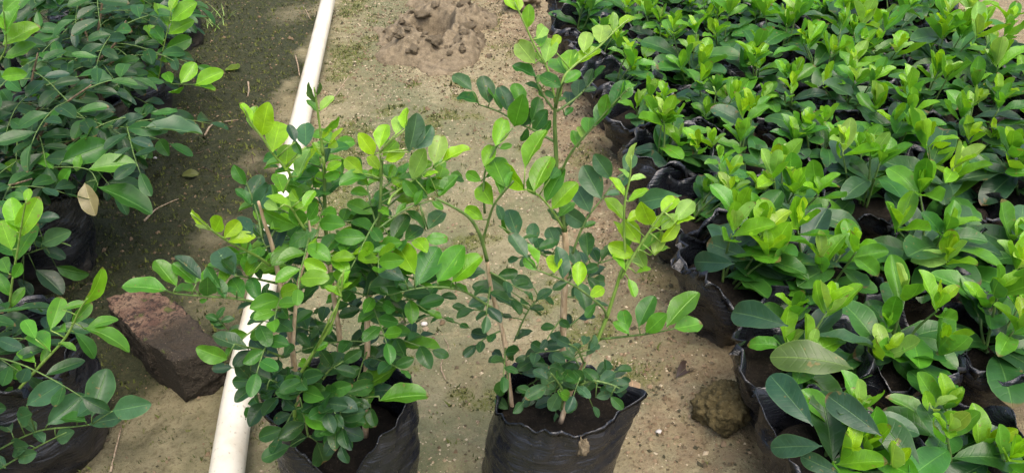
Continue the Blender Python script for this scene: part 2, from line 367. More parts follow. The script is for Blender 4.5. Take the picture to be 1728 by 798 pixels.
for k in range(90):
    a = hr.uniform(0, 6.28); q = (hr.uniform(.62, 1.0) if k % 4 else hr.uniform(1, 1.25)) ; x, y = HOLE.x + .01 + math.cos(a) * q * .125, HOLE.y + math.sin(a) * q * .22
    if math.cos(a) > .2 and k % 3 == 0: x += .02
    sz = .004 + .017 * hr.random() ** 2.6 * (1 if q < 1 else .5)
    o = obj("clod", CLODS[k % 5], HEAP, (x, y, heap_z(x, y) + sz * .05)); o.scale = (sz * hr.uniform(.8, 1.3), sz * hr.uniform(.8, 1.3), sz); o.rotation_euler = (hr.uniform(-.4, .4), hr.uniform(-.4, .4), hr.uniform(0, 6))
p = on_ground(1218, 706); tag(lump("earth_clod", M_CLOD, p + Vector((0, 0, 0.018)), (0.034, 0.034, 0.034), 4, 0.22, 5), "rough mossy brown clod of earth beside the black seedling bags", "clod")
p = on_ground(880, 8); tag(lump("earth_clod", M_MUD, p + Vector((0, 0, 0.008)), (0.05, 0.06, 0.024), 9, 0.4), "low brown lump of soil on the path at the top edge of the photo", "clod")
p = on_ground(1003, 150); tag(lump("earth_clod", M_MUD, p + Vector((0.0, 0.0, 0.008)), (0.03, 0.035, 0.02), 12, 0.45), "small brown soil lump against the seedling bags near the tall sapling's top", "clod")

# ------------------------------------------------------------------ the pipe
pp = []
for (px, py) in ((562, -60), (554, 4), (509, 200), (468, 385), (430, 555), (407, 655), (386, 790), (377, 870)):
    g = G(px, py, 0.026); pp.append(g)
PR = 0.0205
def pipe():
    pts = smooth_line([Vector((q.x, q.y, max(gz(q.x, q.y), -0.004) + PR + 0.004)) for q in pp[1:]], 6)
    zz = [q.z for q in pts]; k = max(zz) ; pts = [Vector((q.x, q.y, k)) for q in pts]
    V = []; F = []; n = 40; L = len(pts)
    def ring(p, d, r):
        x = d.cross(Vector((0, 0, 1))).normalized(); y = x.cross(d)
        for a in range(n): V.append(p + x * (r * math.cos(2*math.pi*a/n)) + y * (r * math.sin(2*math.pi*a/n)))
    ds = [(pts[min(i+1, L-1)] - pts[max(i-1, 0)]).normalized() for i in range(L)]
    ring(pts[0] + ds[0] * 0.05, ds[0], PR - 0.0025); ring(pts[0], ds[0], PR - 0.0025); ring(pts[0] - ds[0] * 0.0004, ds[0], PR - 0.0006)
    for i in range(L): ring(pts[i] + ds[i] * (0.001 if i == 0 else 0), ds[i], PR)
    for i in range(L + 2):
        for a in range(n): F.append((i*n+a, i*n+(a+1) % n, (i+1)*n+(a+1) % n, (i+1)*n+a))
    t = NT("white_plastic"); o = t.coord(); n1 = t.noise(16.0, o, 5.0, 0.6); n2 = t.noise(160.0, o, 3.0)
    c = t.mix(t.ss(n1, 0.45, 0.8), (0.70, 0.655, 0.53), (0.56, 0.49, 0.36)); c = t.mix(t.math('MULTIPLY', t.ss(n2, 0.60, 0.72), t.math('MULTIPLY', t.ss(t.noise(5.0, o), 0.35, 0.65), 0.75)), c, (0.33, 0.26, 0.17))
    # splashed sand low on its sides
    sp = t.n("SeparateXYZ"); t.put(sp.inputs[0], o); low = t.math('MULTIPLY', t.ss(sp.outputs[2], 0.022, 0.004), t.ss(n1, 0.3, 0.55))
    c = t.mix(t.math('MULTIPLY', low, 0.7), c, (0.33, 0.26, 0.17))
    return mesh("water_pipe", V, F, t.done(t.bsdf(c, 0.36, t.bump(n2, 0.12, 0.001), 0.5)))
tag(obj("water_pipe", pipe()), "long white plastic water pipe lying along the path", "pipe")

# ------------------------------------------------------------------ the old brick
def brick():
    a, b, d = Vector((-0.450, 0.737, 0)), Vector((-0.390, 0.782, 0)), Vector((-0.590, 0.880, 0))
    ex, ey = (b - a), (d - a); hz = 0.080; N = 34; verts = []; idx = {}; faces = []
    cx = a + ex / 2 + ey / 2
    def key(i, j, k): return (i, j, k)
    nx_, ny_, nz_ = 28, 70, 30
    def vert(i, j, k):
        if (i, j, k) not in idx:
            u, v, w = i / nx_, j / ny_, k / nz_
            p = a + ex * u + ey * v + Vector((0, 0, hz * w)); idx[(i, j, k)] = len(verts); verts.append(p)
        return idx[(i, j, k)]
    for i in range(nx_):
        for j in range(ny_):
            faces.append((vert(i,j,0), vert(i,j+1,0), vert(i+1,j+1,0), vert(i+1,j,0))); faces.append((vert(i,j,nz_), vert(i+1,j,nz_), vert(i+1,j+1,nz_), vert(i,j+1,nz_)))
    for i in range(nx_):
        for k in range(nz_):
            faces.append((vert(i,0,k), vert(i+1,0,k), vert(i+1,0,k+1), vert(i,0,k+1))); faces.append((vert(i,ny_,k), vert(i,ny_,k+1), vert(i+1,ny_,k+1), vert(i+1,ny_,k)))
    for j in range(ny_):
        for k in range(nz_):
            faces.append((vert(0,j,k), vert(0,j,k+1), vert(0,j+1,k+1), vert(0,j+1,k))); faces.append((vert(nx_,j,k), vert(nx_,j+1,k), vert(nx_,j+1,k+1), vert(nx_,j,k+1)))
    out = []
    cen = cx + Vector((0, 0, hz / 2)); exn, eyn = ex.normalized(), ey.normalized(); hx_, hy_ = ex.length / 2, ey.length / 2
    for p in verts:
        q = p - cen; l = Vector((q.dot(exn), q.dot(eyn), q.z))
        # round the edges
        rr = 0.006; c_ = Vector((max(-hx_+rr, min(hx_-rr, l.x)), max(-hy_+rr, min(hy_-rr, l.y)), max(-hz/2+rr, min(hz/2-rr, l.z)))); dlt = l - c_
        nrm = dlt.normalized() if dlt.length > 1e-6 else Vector((0, 0, 1))
        l = c_ + nrm * rr
        n = float(fbm(p.x * 26, p.y * 26, p.z * 26, 4)); n2 = float(fbm(p.x * 70, p.y * 70, p.z * 70 + 3, 3))
        l = l + nrm * (0.0030 * n + 0.0034 * n2 - 0.008 * max(0.0, float(vnoise(p.x * 95, p.y * 95, p.z * 95)) - .25))
        far = max(0.0, (l.y + 0.01) / hy_)
        if l.z > 0: l.z -= far * 0.005 * (1 + n) + max(0, 0.004 * n)
        l.z -= 0.0
        out.append(cen + exn * l.x + eyn * l.y + Vector((0, 0, l.z - 0.003)))
    t = NT("weathered_brick"); o = t.coord(); n1 = t.noise(22.0, o, 6.0, 0.65); n2 = t.noise(130.0, o, 4.0, 0.7); n3 = t.noise(420.0, o, 2.0)
    c = t.mix(t.ss(n1, 0.35, 0.65), (0.11, 0.062, 0.044), (0.225, 0.150, 0.10)); c = t.mix(t.ss(n2, 0.47, 0.60), c, (0.042, 0.028, 0.022))
    # a black algae crust grows on the end and sides, the broken top stays bare
    ge = t.n("NewGeometry"); sn = t.n("SeparateXYZ"); t.put(sn.inputs[0], ge.outputs["Normal"]); so = t.n("SeparateXYZ"); t.put(so.inputs[0], o)
    end = t.ss(t.math('ADD', t.math('ADD', so.outputs[0], t.math('MULTIPLY', so.outputs[1], -1.0)), t.math('MULTIPLY', n1, 0.06)), -1.305, -1.240)
    side = t.ss(sn.outputs[2], 0.80, 0.55)
    crust = t.math('MULTIPLY', t.math('MAXIMUM', t.math('MULTIPLY', end, 0.9), t.math('MULTIPLY', side, 0.95)), t.ss(n2, 0.85, 0.5))
    c = t.mix(crust, c, t.mix(n2, (0.016, 0.015, 0.011), (0.060, 0.050, 0.034)))
    c = t.mix(t.math('MULTIPLY', t.ss(n3, 0.66, 0.74), 0.5), c, (0.36, 0.30, 0.22))
    c = t.mix(t.math('MULTIPLY', t.math('MULTIPLY', t.ss(t.noise(40.0, o), 0.58, 0.68), t.ss(sn.outputs[2], 0.6, 0.9)), 0.8), c, (0.07, 0.09, 0.02))
    h = t.math('ADD', n1, t.math('ADD', t.math('MULTIPLY', n2, 0.7), t.math('MULTIPLY', n3, 0.25)))
    return mesh("brick", out, faces, t.done(t.bsdf(c, 0.9, t.bump(h, 1.0, 0.011), 0.25)))
tag(obj("brick", brick()), "old reddish brick with black mossy sides beside the pipe", "brick")

# ------------------------------------------------------------------ leaves
def leaf_mesh(name, mat, ratio, ta, tb, fold, arch, cup, wave, twist, seed, notch=0.0, pointed=0.0, bite=0.0):
    rr = random.Random(seed); ts = [0, .05, .13, .24, .36, .48, .60, .71, .81, .89, .95, .985, 1.0]; us = [-1, -.7, -.35, 0, .35, .7, 1]
    pk = ta / (ta + tb); mx = pk**ta * (1 - pk)**tb; V = []; F = []; UV = []
    y = z = 0.0; prev = 0.0; ph = rr.uniform(0, 6)
    for i, tt in enumerate(ts):
        ang = arch * (tt - 0.15); ds = tt - prev; prev = tt; y += ds * math.cos(ang); z -= ds * math.sin(ang)
        s = min(max((tt - 0.03) / 0.97, 0), 1)
        w = ratio / 2 * (s**ta * (1 - s)**tb) / mx if 0 < s < 1 else 0.0
        w = max(w, 0.012 if tt < 0.2 else 0.004)
        tw = twist * tt
        for u in us:
            k = 1.0 + 0.05 * math.sin(tt * 9 + ph + (2 if u > 0 else 0))
            if bite and u > 0.5 and 0.45 < tt < 0.66: k *= 1 - bite
            x = u * w * k; zz = fold * abs(x) + cup * (u * u) * w + wave * (u * u) * math.sin(tt * 13 + ph + (1.3 if u > 0 else 0)) * w
            yy = -notch * max(0, tt - 0.9) * 10 * (1 - abs(u)) * 0.05 + (pointed * 0.0)
            xx, zz = x * math.cos(tw) - zz * math.sin(tw), x * math.sin(tw) + zz * math.cos(tw)
            V.append((xx, y + yy - zz * math.sin(ang) * -1.0 * 0.3, z + zz * math.cos(ang))); UV.append((0.5 + u / 2, tt))
    n = len(us)
    for i in range(len(ts) - 1):
        for k in range(n - 1): F.append((i*n+k, i*n+k+1, (i+1)*n+k+1, (i+1)*n+k))
    m = mesh(name, V, F, mat); uvl = m.uv_layers.new(name="UVMap")
    for lp in m.loops: uvl.data[lp.index].uv = UV[lp.vertex_index]
    return m
R_SM, R_BR, R_YG = 0.55, 0.44, 0.44
SMALL = [leaf_mesh("small_leaf", M_LEAF, R_SM, 0.76, 0.68, f, a, c_, w, tw, s, no) for s, (f, a, c_, w, tw, no) in enumerate((
    (.25, .35, .10, .10, .15, 1), (.5, .6, .05, .08, -.2, .6), (.2, -.4, .3, .12, .3, 1), (.35, .9, .12, .14, .1, .2), (.65, .3, .0, .10, -.3, .8), (.25, .7, -.25, .16, .35, .5), (.45, -.55, .15, .16, -.2, 1), (.15, .3, .4, .08, .4, .4)))]
FLAT = [leaf_mesh("small_leaf", M_LEAF, R_SM, 0.76, 0.66, f, a, c_, w, tw, 80 + s, no) for s, (f, a, c_, w, tw, no) in enumerate((
    (.25, .25, .10, .10, .10, 1), (.40, .30, .05, .12, -.15, .6), (.15, -.2, .25, .12, .2, 1), (.30, .40, .15, .14, .1, .2), (.5, .15, .0, .10, -.2, .8), (.2, .3, .3, .16, .25, .5)))]
BROAD = [leaf_mesh("broad_leaf", M_BROAD, R_BR, 0.95, 0.60, f, a, c_, w, tw, 20 + s, 0, 0, bt) for s, (f, a, c_, w, tw, bt) in enumerate((
    (.25, .7, .05, .10, .1, 0), (.35, 1.0, .0, .14, -.2, 0), (.20, .4, .12, .12, .2, 0), (.30, .9, -.1, .16, .1, 0), (.15, .55, .15, .10, -.15, .45), (.4, .3, .05, .18, .3, 0)))]
YOUNG = [leaf_mesh("young_leaf", M_BROAD, R_YG, 0.92, 0.62, f, a, c_, w, tw, 40 + s) for s, (f, a, c_, w, tw) in enumerate((
    (.35, -.3, .15, .12, .1), (.5, .3, .1, .18, -.2), (.25, -.7, .3, .2, .2), (.6, .6, .0, .15, .0), (.3, .9, .2, .22, .25), (.45, -.1, .3, .1, -.3)))]
ELLIP = [leaf_mesh("small_leaf", M_LEAF, 0.43, 0.85, 0.66, f, a, c_, w, tw, 70 + s) for s, (f, a, c_, w, tw) in enumerate((
    (.2, .3, .10, .06, .1), (.35, .6, .05, .05, -.15), (.15, -.3, .2, .08, .2), (.25, .8, .1, .10, .0), (.45, .3, .0, .06, -.2)))]
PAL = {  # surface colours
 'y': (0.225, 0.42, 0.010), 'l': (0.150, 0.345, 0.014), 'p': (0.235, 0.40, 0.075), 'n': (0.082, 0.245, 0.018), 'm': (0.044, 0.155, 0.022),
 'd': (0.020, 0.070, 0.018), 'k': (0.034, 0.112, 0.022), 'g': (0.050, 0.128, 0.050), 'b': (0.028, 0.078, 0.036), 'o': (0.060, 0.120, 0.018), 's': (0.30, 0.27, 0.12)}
def tint(code, r=rng, j=0.16):
    c = PAL[code]; k = 1 + r.uniform(-j, j)
    return (c[0] * k * (1 + r.uniform(-.12, .12)), c[1] * k, c[2] * k * (1 + r.uniform(-.15, .15)), 1.0)
def basis(Yv, Zv, L, loc):
    Yv = Yv.normalized(); Zv = (Zv - Yv * Zv.dot(Yv))
    if Zv.length < 1e-5: Zv = Yv.orthogonal()
    Zv.normalize(); Xv = Yv.cross(Zv)
    m = Matrix((Xv * L, Yv * L, Zv * L)).transposed().to_4x4(); m.translation = loc; return m
def put_leaf(parent, m, mtx, colour):
    o = bpy.data.objects.new("leaf", m); COL.objects.link(o); o.parent = parent; o.matrix_local = mtx; o.color = colour; return o
def traced_leaf(parent, org, b, tp, w, colour, meshes, ratio, r=rng):
    """a leaf from base b to tip tp in space whose seen width is about w of its length"""
    ax = tp - b; L = ax.length; cdir = (CAM - (b + tp) / 2).normalized(); cp = cdir - ax.normalized() * cdir.dot(ax.normalized())
    cp.normalize()
    if w > ratio:
        Lt = min(L * w / ratio, L * 1.22); dep = math.sqrt(max(Lt * Lt - L * L, 0)); ax = ax + cp * dep * (1 if r.random() < .3 else -1); roll = r.uniform(-.25, .25); L = Lt
    else:
        ax = ax + cp * (L * r.uniform(-.45, .25)); L = ax.length; roll = math.acos(max(0.12, min(1, w / ratio)))
    nA = Matrix.Rotation(roll, 3, ax.normalized()) @ cp; nB = Matrix.Rotation(-roll, 3, ax.normalized()) @ cp
    nn = nA if (nA.z > nB.z) == (r.random() < .85) else nB
    return put_leaf(parent, r.choice(meshes), basis(ax, nn, L * 1.04, b - org), colour)
def dist_point(pts, q):
    return min(range(len(pts)), key=lambda i: (pts[i] - q).length_squared)

def traced_shoot(root, org, line, y0, y1, leaves, r0=1.3, r1=0.7, mat=M_GREEN, name="branch", meshes=FLAT, ratio=R_SM):
    """line: pixels of the stalk; y0, y1: how far away its two ends stand; leaves: base, tip, width, colour"""
    n = len(line); pts = [P(x, y, y0 + (y1 - y0) * i / max(1, n - 1)) for i, (x, y) in enumerate(line)]
    pts = smooth_line(pts, 4); V, F = tube([p - org for p in pts], r0 / 1000, r1 / 1000, 6, knob=0.08, seed=n)
    rows = []
    for (bx, by, tx, ty, w, c) in leaves:
        px = [project(p) for p in pts]; i = min(range(len(px)), key=lambda k: (px[k][0] - bx)**2 + (px[k][1] - by)**2)
        yy = pts[i].y; b = P(bx, by, yy + rng.uniform(-.004, .004)); tp = beside(b, tx, ty, rng.uniform(-.006, .006)); rows.append((b, tp, w, c))
        if (b - pts[i]).length > 0.0012: tube([pts[i] - org, (pts[i] + b) / 2 - org + Vector((0, 0, .0008)), b - org], 0.0007, 0.0006, 5, V, F)
    br = obj(name, mesh(name, V, F, mat), root)
    for (b, tp, w, c) in rows: traced_leaf(br, org, b, tp, w, tint(c), meshes, ratio)
    return br
def project(p):
    d = p - CAM; depth = d.y * CP - d.z * SP; return (W0/2 + FPX * d.x / depth, H0/2 + FPX * (-d.z * CP - d.y * SP) / depth)
def rows(s):
    out = []
    for it in s.replace("\n", " ").split(";"):
        it = it.strip()
        if it: q = it.split(","); out.append((float(q[0]), float(q[1]), float(q[2]), float(q[3]), float(q[4]), q[5].strip()))
    return out
def line(s): return [tuple(map(float, q.split(","))) for q in s.split()]
def stem(root, org, s, ys, r0, r1, mat=M_BARK, name="stem"):
    ln = line(s); n = len(ln); ys = ys if isinstance(ys, (list, tuple)) else [ys, ys]
    pts = [P(x, y, np.interp(i / (n - 1), np.linspace(0, 1, len(ys)), ys)) for i, (x, y) in enumerate(ln)]; pts = smooth_line(pts, 5)
    V, F = tube([p - org for p in pts], r0 / 1000, r1 / 1000, 8, knob=0.07, seed=int(r0 * 10)); obj(name, mesh(name, V, F, mat), root); return pts

def pinna(root, org, start, d, length, n, ll, cols, r, mat=M_GREEN, droop=0.5, meshes=SMALL, face=0.0, bin=None):
    """a stalk with leaflets on alternate sides and one at its end"""
    d = d.normalized(); pts = [start]; k = 7
    for i in range(k): d = (d + Vector((0, 0, -droop * 0.12)) + Vector((r.uniform(-.07, .07), r.uniform(-.07, .07), r.uniform(-.05, .07)))).normalized(); pts.append(pts[-1] + d * (length / k))
    V, F = tube([p - org for p in pts], 0.0011, 0.0006, 5)
    br = obj("branch", mesh("branch", V, F, mat), root)
    for i in range(n):
        tt = 0.25 + 0.75 * i / max(1, n - 1); q = tt * k; a = min(int(q), k - 1); p = pts[a].lerp(pts[a+1], q - a); dd = (pts[a+1] - pts[a]).normalized()
        side = dd.cross(Vector((0, 0, 1))); side = side.normalized() if side.length > .05 else Vector((1, 0, 0))
        sg = 1 if i % 2 else -1
        ax = dd if i == n - 1 else dd * r.uniform(.35, .8) + side * sg * r.uniform(.7, 1.0) + Vector((0, 0, r.uniform(-.1, .45)))
        nn = Vector((r.uniform(-.45, .45), r.uniform(-.5, .3) - face, 1.0)) + side * (-sg * 0.35)
        L = ll * r.uniform(.75, 1.15) * (0.8 if i == n - 1 else 1)
        if bin is not None: bin.append((r.choice(meshes), basis(ax, nn, L, p - org), tint(r.choice(cols), r)))
        else: put_leaf(br, r.choice(meshes), basis(ax, nn, L, p - org), tint(r.choice(cols), r))
    return br
def inner_leaves(root, bin):
    V = []; F = []; UV = []; C = []
    for m, mt, c in bin:
        b0 = len(V); V += [mt @ v.co for v in m.vertices]; C += [c] * len(m.vertices)
        uvd = m.uv_layers[0].data
        for pl in m.polygons:
            F.append([b0 + k for k in pl.vertices]); UV += [tuple(uvd[li].uv) for li in pl.loop_indices]
    me = mesh("inner_leaves", V, F, M_LEAF); ul = me.uv_layers.new(name="UVMap"); ul.data.foreach_set("uv", [q for uv in UV for q in uv])
    at = me.attributes.new("leaf_tint", 'FLOAT_COLOR', 'POINT'); at.data.foreach_set("color", [q for c in C for q in c])
    a2 = me.attributes.new("own_tint", 'FLOAT', 'POINT'); a2.data.foreach_set("value", [1.0] * len(V))
    return tag(obj("inner_leaves", me, root), kind="stuff")

# ------------------------------------------------------------------ grow bags
def bag_mesh(name, R, Hh, mat, seed, rim=None, rad=None, na=60, nz=16, soil_z=None, belly=0.10, crease=0.004, base=0.92, ramp=0.35, shear=(0, 0), flap=0.012):
    """open black film bag; rim(angle) lifts or lowers the rim, rad(angle, s) shapes its outline"""
    V = []; F = []; r_ = random.Random(seed)
    sz = soil_z if soil_z is not None else Hh - 0.03
    prof = [(s, 0) for s in np.linspace(0, 1, nz)] + [(1.0, 3), (1.0, 4), (1.0, 1), (0.93, 2), (0.80, 2), (0.62, 2)]
    A = np.arange(na) * 2 * math.pi / na
    rows_ = []
    for (s, side) in prof:
        hr = np.array([Hh + (rim(a) if rim else 0) for a in A]) + 0.009 * fbm(np.cos(A) * 2.2 + seed, np.sin(A) * 2.2, seed, 4)
        z = s * hr
        rr = R * (base + (1 - base) * sstep(0, ramp, s) + belly * math.sin(math.pi * min(s * 1.05, 1)) * .6) * np.array([(rad(a, s) if rad else 1.0) for a in A])
        cr = crease * (fbm(np.cos(A) * 3 + seed * 3.1, np.sin(A) * 3, s * 9 + seed, 4)) + 0.22 * crease * np.sin(s * 52 + 3 * fbm(np.cos(A) * 1.5, np.sin(A) * 1.5, seed + s, 2)) * sstep(.15, .5, s)
        cr = cr + crease * 1.4 * sstep(.75, 1.0, s) * fbm(np.cos(A) * 6 + seed, np.sin(A) * 6, seed * 2.0 + s, 2)
        rr = rr + cr - (0.0004 if side in (1, 2) else 0) - (0.004 * (1 - s) if side == 2 else 0)
        fl = np.clip(0.5 + 1.1 * fbm(np.cos(A) * 2.5 + seed * 7, np.sin(A) * 2.5, seed * 1.3, 3), 0, 1.6)
        if side == 3: rr = rr + 0.0012 + 0.006 * fl * (flap / .012); z = z - flap * fl - 0.001
        if side == 4: rr = rr + 0.0002; z = z + 0.0002
        if side == 2: z = np.maximum(z, 0.0)
        if side == 1: z = z + 0.0002
        rows_.append(np.stack([rr * np.cos(A) + shear[0] * (1 - s), rr * np.sin(A) + shear[1] * (1 - s), z], -1))
    for rw in rows_: V += [tuple(q) for q in rw]
    for i in range(len(rows_) - 1):
        for k in range(na): F.append((i*na+k, i*na+(k+1) % na, (i+1)*na+(k+1) % na, (i+1)*na+k))
    F.append(tuple(range(na - 1, -1, -1)))
    return mesh(name, V, F, mat)
def soil_mesh(name, R, z, seed, rad=None, na=40, mat=M_SOIL, amp=0.006):
    V = [(0, 0, z + amp)]; F = []; nr = 10
    for i in range(1, nr + 1):
        for k in range(na):
            a = 2 * math.pi * k / na; r = R * i / nr * (rad(a, .85) if rad else 1.0); x, y = r * math.cos(a), r * math.sin(a)
            V.append((x, y, z + amp * float(fbm(x * 40 + seed, y * 40, seed, 3)) + (0.002 if i < nr else -0.004)))
    for k in range(na): F.append((0, 1 + k, 1 + (k+1) % na))
    for i in range(nr - 1):
        for k in range(na): F.append((1+i*na+k, 1+(i+1)*na+k, 1+(i+1)*na+(k+1) % na, 1+i*na+(k+1) % na))
    return mesh(name, V, F, mat)
def angle_bump(a, c, w):
    d = (a - c + math.pi) % (2 * math.pi) - math.pi; return math.exp(-(d / w) ** 2)

# ================================================================== sapling on the left of the pair
YA = 0.585; A0 = Vector((-0.188, YA + .012, 0)); A0.z = gz(A0.x, A0.y)
A = empty("bagged_sapling", A0, "bushy sapling in a torn black bag standing right beside the white pipe", "sapling", "saplings set out on the path")
def radA(a, s):
    return 1.0 + 0.22 * angle_bump(a, -0.05, .35) * s - 0.16 * angle_bump(a, -1.35, .5) * s + 0.06 * angle_bump(a, math.pi, .4) * s
def rimA(a):
    return 0.028 * angle_bump(a, 0.1, .55) + 0.012 * angle_bump(a, math.pi, .7) - 0.062 * angle_bump(a, -1.45, .52)
obj("grow_bag", bag_mesh("grow_bag", 0.070, 0.168, M_BAG, 3, rimA, radA, na=120, nz=34, crease=0.0026, flap=.003), A)
obj("soil", soil_mesh("soil", 0.068, 0.100, 5, radA), A)
s1 = stem(A, A0, "503,735 498,640 492,580 479,515 468,455 458,410 446,375 436,340", [YA-.02, YA-.03, YA-.04], 3.4, 1.2)
s1b = stem(A, A0, "494,590 497,540 503,480 515,440 524,405 520,365", [YA-.03, YA-.02], 2.0, 1.0)
s2 = stem(A, A0, "582,715 574,610 572,560 563,500 556,445", [YA+.02, YA+.03], 3.2, 2.2) + stem(A, A0, "556,447 550,390 548,340 547,285 545,245", [YA+.03, YA+.02], 2.2, 1.2, M_GREEN)
s3 = stem(A, A0, "617,735 617,650 620,590 620,520 628,470", [YA+.01, YA+.02], 3.8, 2.5) + stem(A, A0, "628,472 632,420 640,365 643,310 645,268", [YA+.02, YA+.03], 2.3, 1.2, M_GREEN)
s4 = stem(A, A0, "500,725 497,690 503,640 532,590 560,545 574,495 580,455", [YA-.05, YA-.06], 2.2, 0.9, M_LIME)
S = lambda ln, dy0, dy1, lv, **k: traced_shoot(A, A0, line(ln), YA + dy0, YA + dy1, rows(lv), **k)
S("490,300 486,288 461,260 444,234 424,208 412,182", -.02, -.04, """424,208,408,172,.32,y; 430,220,428,180,.4,l; 441,230,451,178,.62,y; 460,257,473,200,.66,y; 482,288,486,240,.75,y;
 498,240,489,212,.5,b; 516,248,516,203,.72,g; 509,262,495,238,.5,m; 503,298,521,246,.42,p; 478,326,466,288,.66,l""", mat=M_LIME)
S("545,262 541,225 537,195 533,165 530,148", .02, .015, """535,175,519,142,.32,o; 534,162,540,140,.3,o; 536,190,519,168,.36,n; 540,188,562,163,.36,p; 544,222,571,200,.36,l; 543,234,557,217,.42,y;
 558,242,578,215,.25,y; 553,250,572,236,.62,y; 549,277,555,242,.42,g; 550,288,572,275,.5,l; 536,250,504,292,.3,y; 540,280,520,262,.5,n; 541,262,528,240,.5,l; 546,300,575,290,.5,n""", mat=M_LIME)
S("442,402 437,372 426,336 415,306", -.03, .0, """424,346,400,318,.36,m; 414,312,396,282,.6,m; 420,342,440,296,.5,g; 430,358,455,314,.55,g; 444,332,452,308,.4,d; 433,402,390,368,.5,b;
 455,432,476,374,.5,b; 440,388,462,352,.4,m; 448,410,428,380,.45,k""")
S("515,388 500,365 492,352 480,345", -.03, -.05, """492,352,450,330,.36,l; 470,354,445,340,.7,p; 502,381,437,360,.42,n; 513,381,492,350,.9,n; 520,372,540,340,.5,n; 505,340,485,318,.5,l; 512,350,530,322,.45,l""", mat=M_LIME)
S("455,448 440,436 416,423 383,406 350,383 322,360", -.04, -.10, """350,379,320,356,.32,y; 358,389,331,378,.32,p; 362,391,379,357,.72,y; 378,402,403,374,.8,y; 385,408,425,398,.46,y; 414,424,400,398,.4,l;
 426,396,387,362,.5,b; 437,433,420,414,.7,n; 422,469,420,430,.98,n; 446,442,462,428,.3,n""", mat=M_LIME)
S("473,524 440,512 400,504 350,500 300,496 276,489", -.05, -.12, """283,491,208,478,.36,n; 298,483,261,443,.42,n; 331,479,294,443,.45,n; 331,491,295,484,.36,n; 350,499,352,462,1.0,m; 339,471,299,434,.42,b;
 373,486,345,450,.5,m; 411,503,388,464,.55,m; 399,491,364,493,.32,m; 436,508,425,475,.8,m; 433,511,401,519,.32,b; 350,505,336,509,.6,n; 447,508,452,478,.3,d; 380,503,366,470,.5,m""")
S("468,478 430,470 396,465", -.03, -.06, "396,465,361,412,.62,g; 400,462,372,440,.4,k; 440,472,431,450,.5,k; 412,468,385,452,.3,b")
S("478,602 450,592 420,586 396,580", -.06, -.10, """420,589,361,571,.38,g; 426,590,398,612,.6,d; 452,597,424,573,.85,b; 470,602,440,581,.7,b; 384,606,337,590,.62,n; 421,637,398,614,.8,d; 470,606,462,632,.7,d; 480,600,494,578,.6,k""")
S("640,305 643,285 641,258", .03, .02, """640,251,651,205,.52,y; 631,262,611,231,.8,y; 668,227,681,188,.62,p; 684,218,684,178,.42,y; 690,257,706,194,.5,g; 700,252,731,215,.42,g; 646,264,673,235,.62,l; 612,293,584,268,.8,y;
 640,287,621,262,.62,y; 642,307,622,287,.6,y; 650,270,679,258,.62,y; 622,312,600,298,.7,l; 630,300,645,275,.5,l; 655,300,668,278,.5,l""", mat=M_LIME)
S("655,345 664,328 700,302 740,278 760,268", .02, .05, """670,316,675,277,.76,p; 695,302,716,258,.62,p; 732,278,745,228,.62,p; 745,274,790,246,.32,y; 703,334,685,310,.85,n; 722,328,738,298,.85,n; 740,332,771,295,.46,n; 684,318,662,300,.5,l; 715,300,735,290,.3,y""", mat=M_LIME)
S("640,385 662,368 690,350 728,339", .01, .03, "662,406,686,362,.5,k; 718,389,690,352,.28,m; 722,387,751,351,.52,g; 656,364,638,347,.5,n; 668,362,686,345,.45,n; 728,340,748,352,.5,n; 700,346,712,322,.5,n")
S("628,395 615,385 605,372", .03, .05, "597,397,631,355,.7,d; 633,395,624,436,.6,k; 612,384,585,352,.6,n; 605,375,580,366,.6,n; 618,380,640,330,.5,n")
S("625,478 645,465 672,462", .0, .02, "640,470,690,452,.5,k; 620,498,642,457,.62,d; 630,455,600,432,.6,d; 650,462,668,432,.55,m; 616,430,596,408,.6,k; 640,440,662,418,.5,k")
S("622,562 640,557 668,548 700,541 722,533 745,535 792,553", .01, .05, "640,556,693,561,.42,n; 636,563,604,545,.52,m; 678,527,634,511,.62,m; 722,533,698,546,.3,k; 745,535,725,545,.3,m; 768,545,750,536,.4,m; 792,553,775,547,.5,m", r0=1.0, r1=.5)
S("620,625 645,610 668,594 685,586", .0, .02, "668,586,741,579,.28,n; 668,596,691,613,.34,m; 680,590,696,563,.5,g; 656,592,660,576,.7,m; 640,612,662,604,.4,k")
S("600,690 612,672 640,668", -.03, -.04, "592,666,673,622,.38,n; 640,676,720,660,.36,n; 622,684,622,650,.6,m; 622,691,622,728,.85,m; 600,690,570,668,.6,k; 605,655,580,640,.6,d")
S("505,660 480,650 455,640", -.06, -.08, "460,642,404,617,.52,d; 463,667,398,648,.32,d; 450,657,476,640,.7,k; 500,664,480,690,.6,d; 484,650,506,630,.6,d; 470,650,440,668,.5,d")
S("520,735 516,715 512,695 506,670", -.07, -.09, """510,697,552,672,.8,m; 513,700,556,716,.7,n; 518,737,479,746,.7,d; 490,752,447,774,.46,k; 535,745,553,797,.95,d; 515,713,474,736,.6,d; 525,735,560,728,.6,d; 500,690,470,668,.5,d; 530,690,560,660,.6,d""")
S("572,738 575,720 582,700", -.05, -.06, "568,716,606,731,.52,n; 572,736,593,753,.7,m; 580,705,610,690,.6,m; 576,700,548,688,.6,d; 580,690,600,668,.5,k")
S("545,640 555,625 575,612", -.04, -.04, "530,630,587,604,.6,d; 560,618,540,590,.6,d; 580,610,610,590,.55,k; 545,640,520,655,.6,d; 565,622,600,630,.5,d")
S("576,500 570,480 578,462", -.06, -.06, "575,500,550,482,.3,l; 578,485,588,455,.3,l; 572,492,590,478,.3,l; 545,565,562,545,.4,n; 530,592,552,578,.5,n; 520,618,500,605,.7,l", mat=M_LIME)
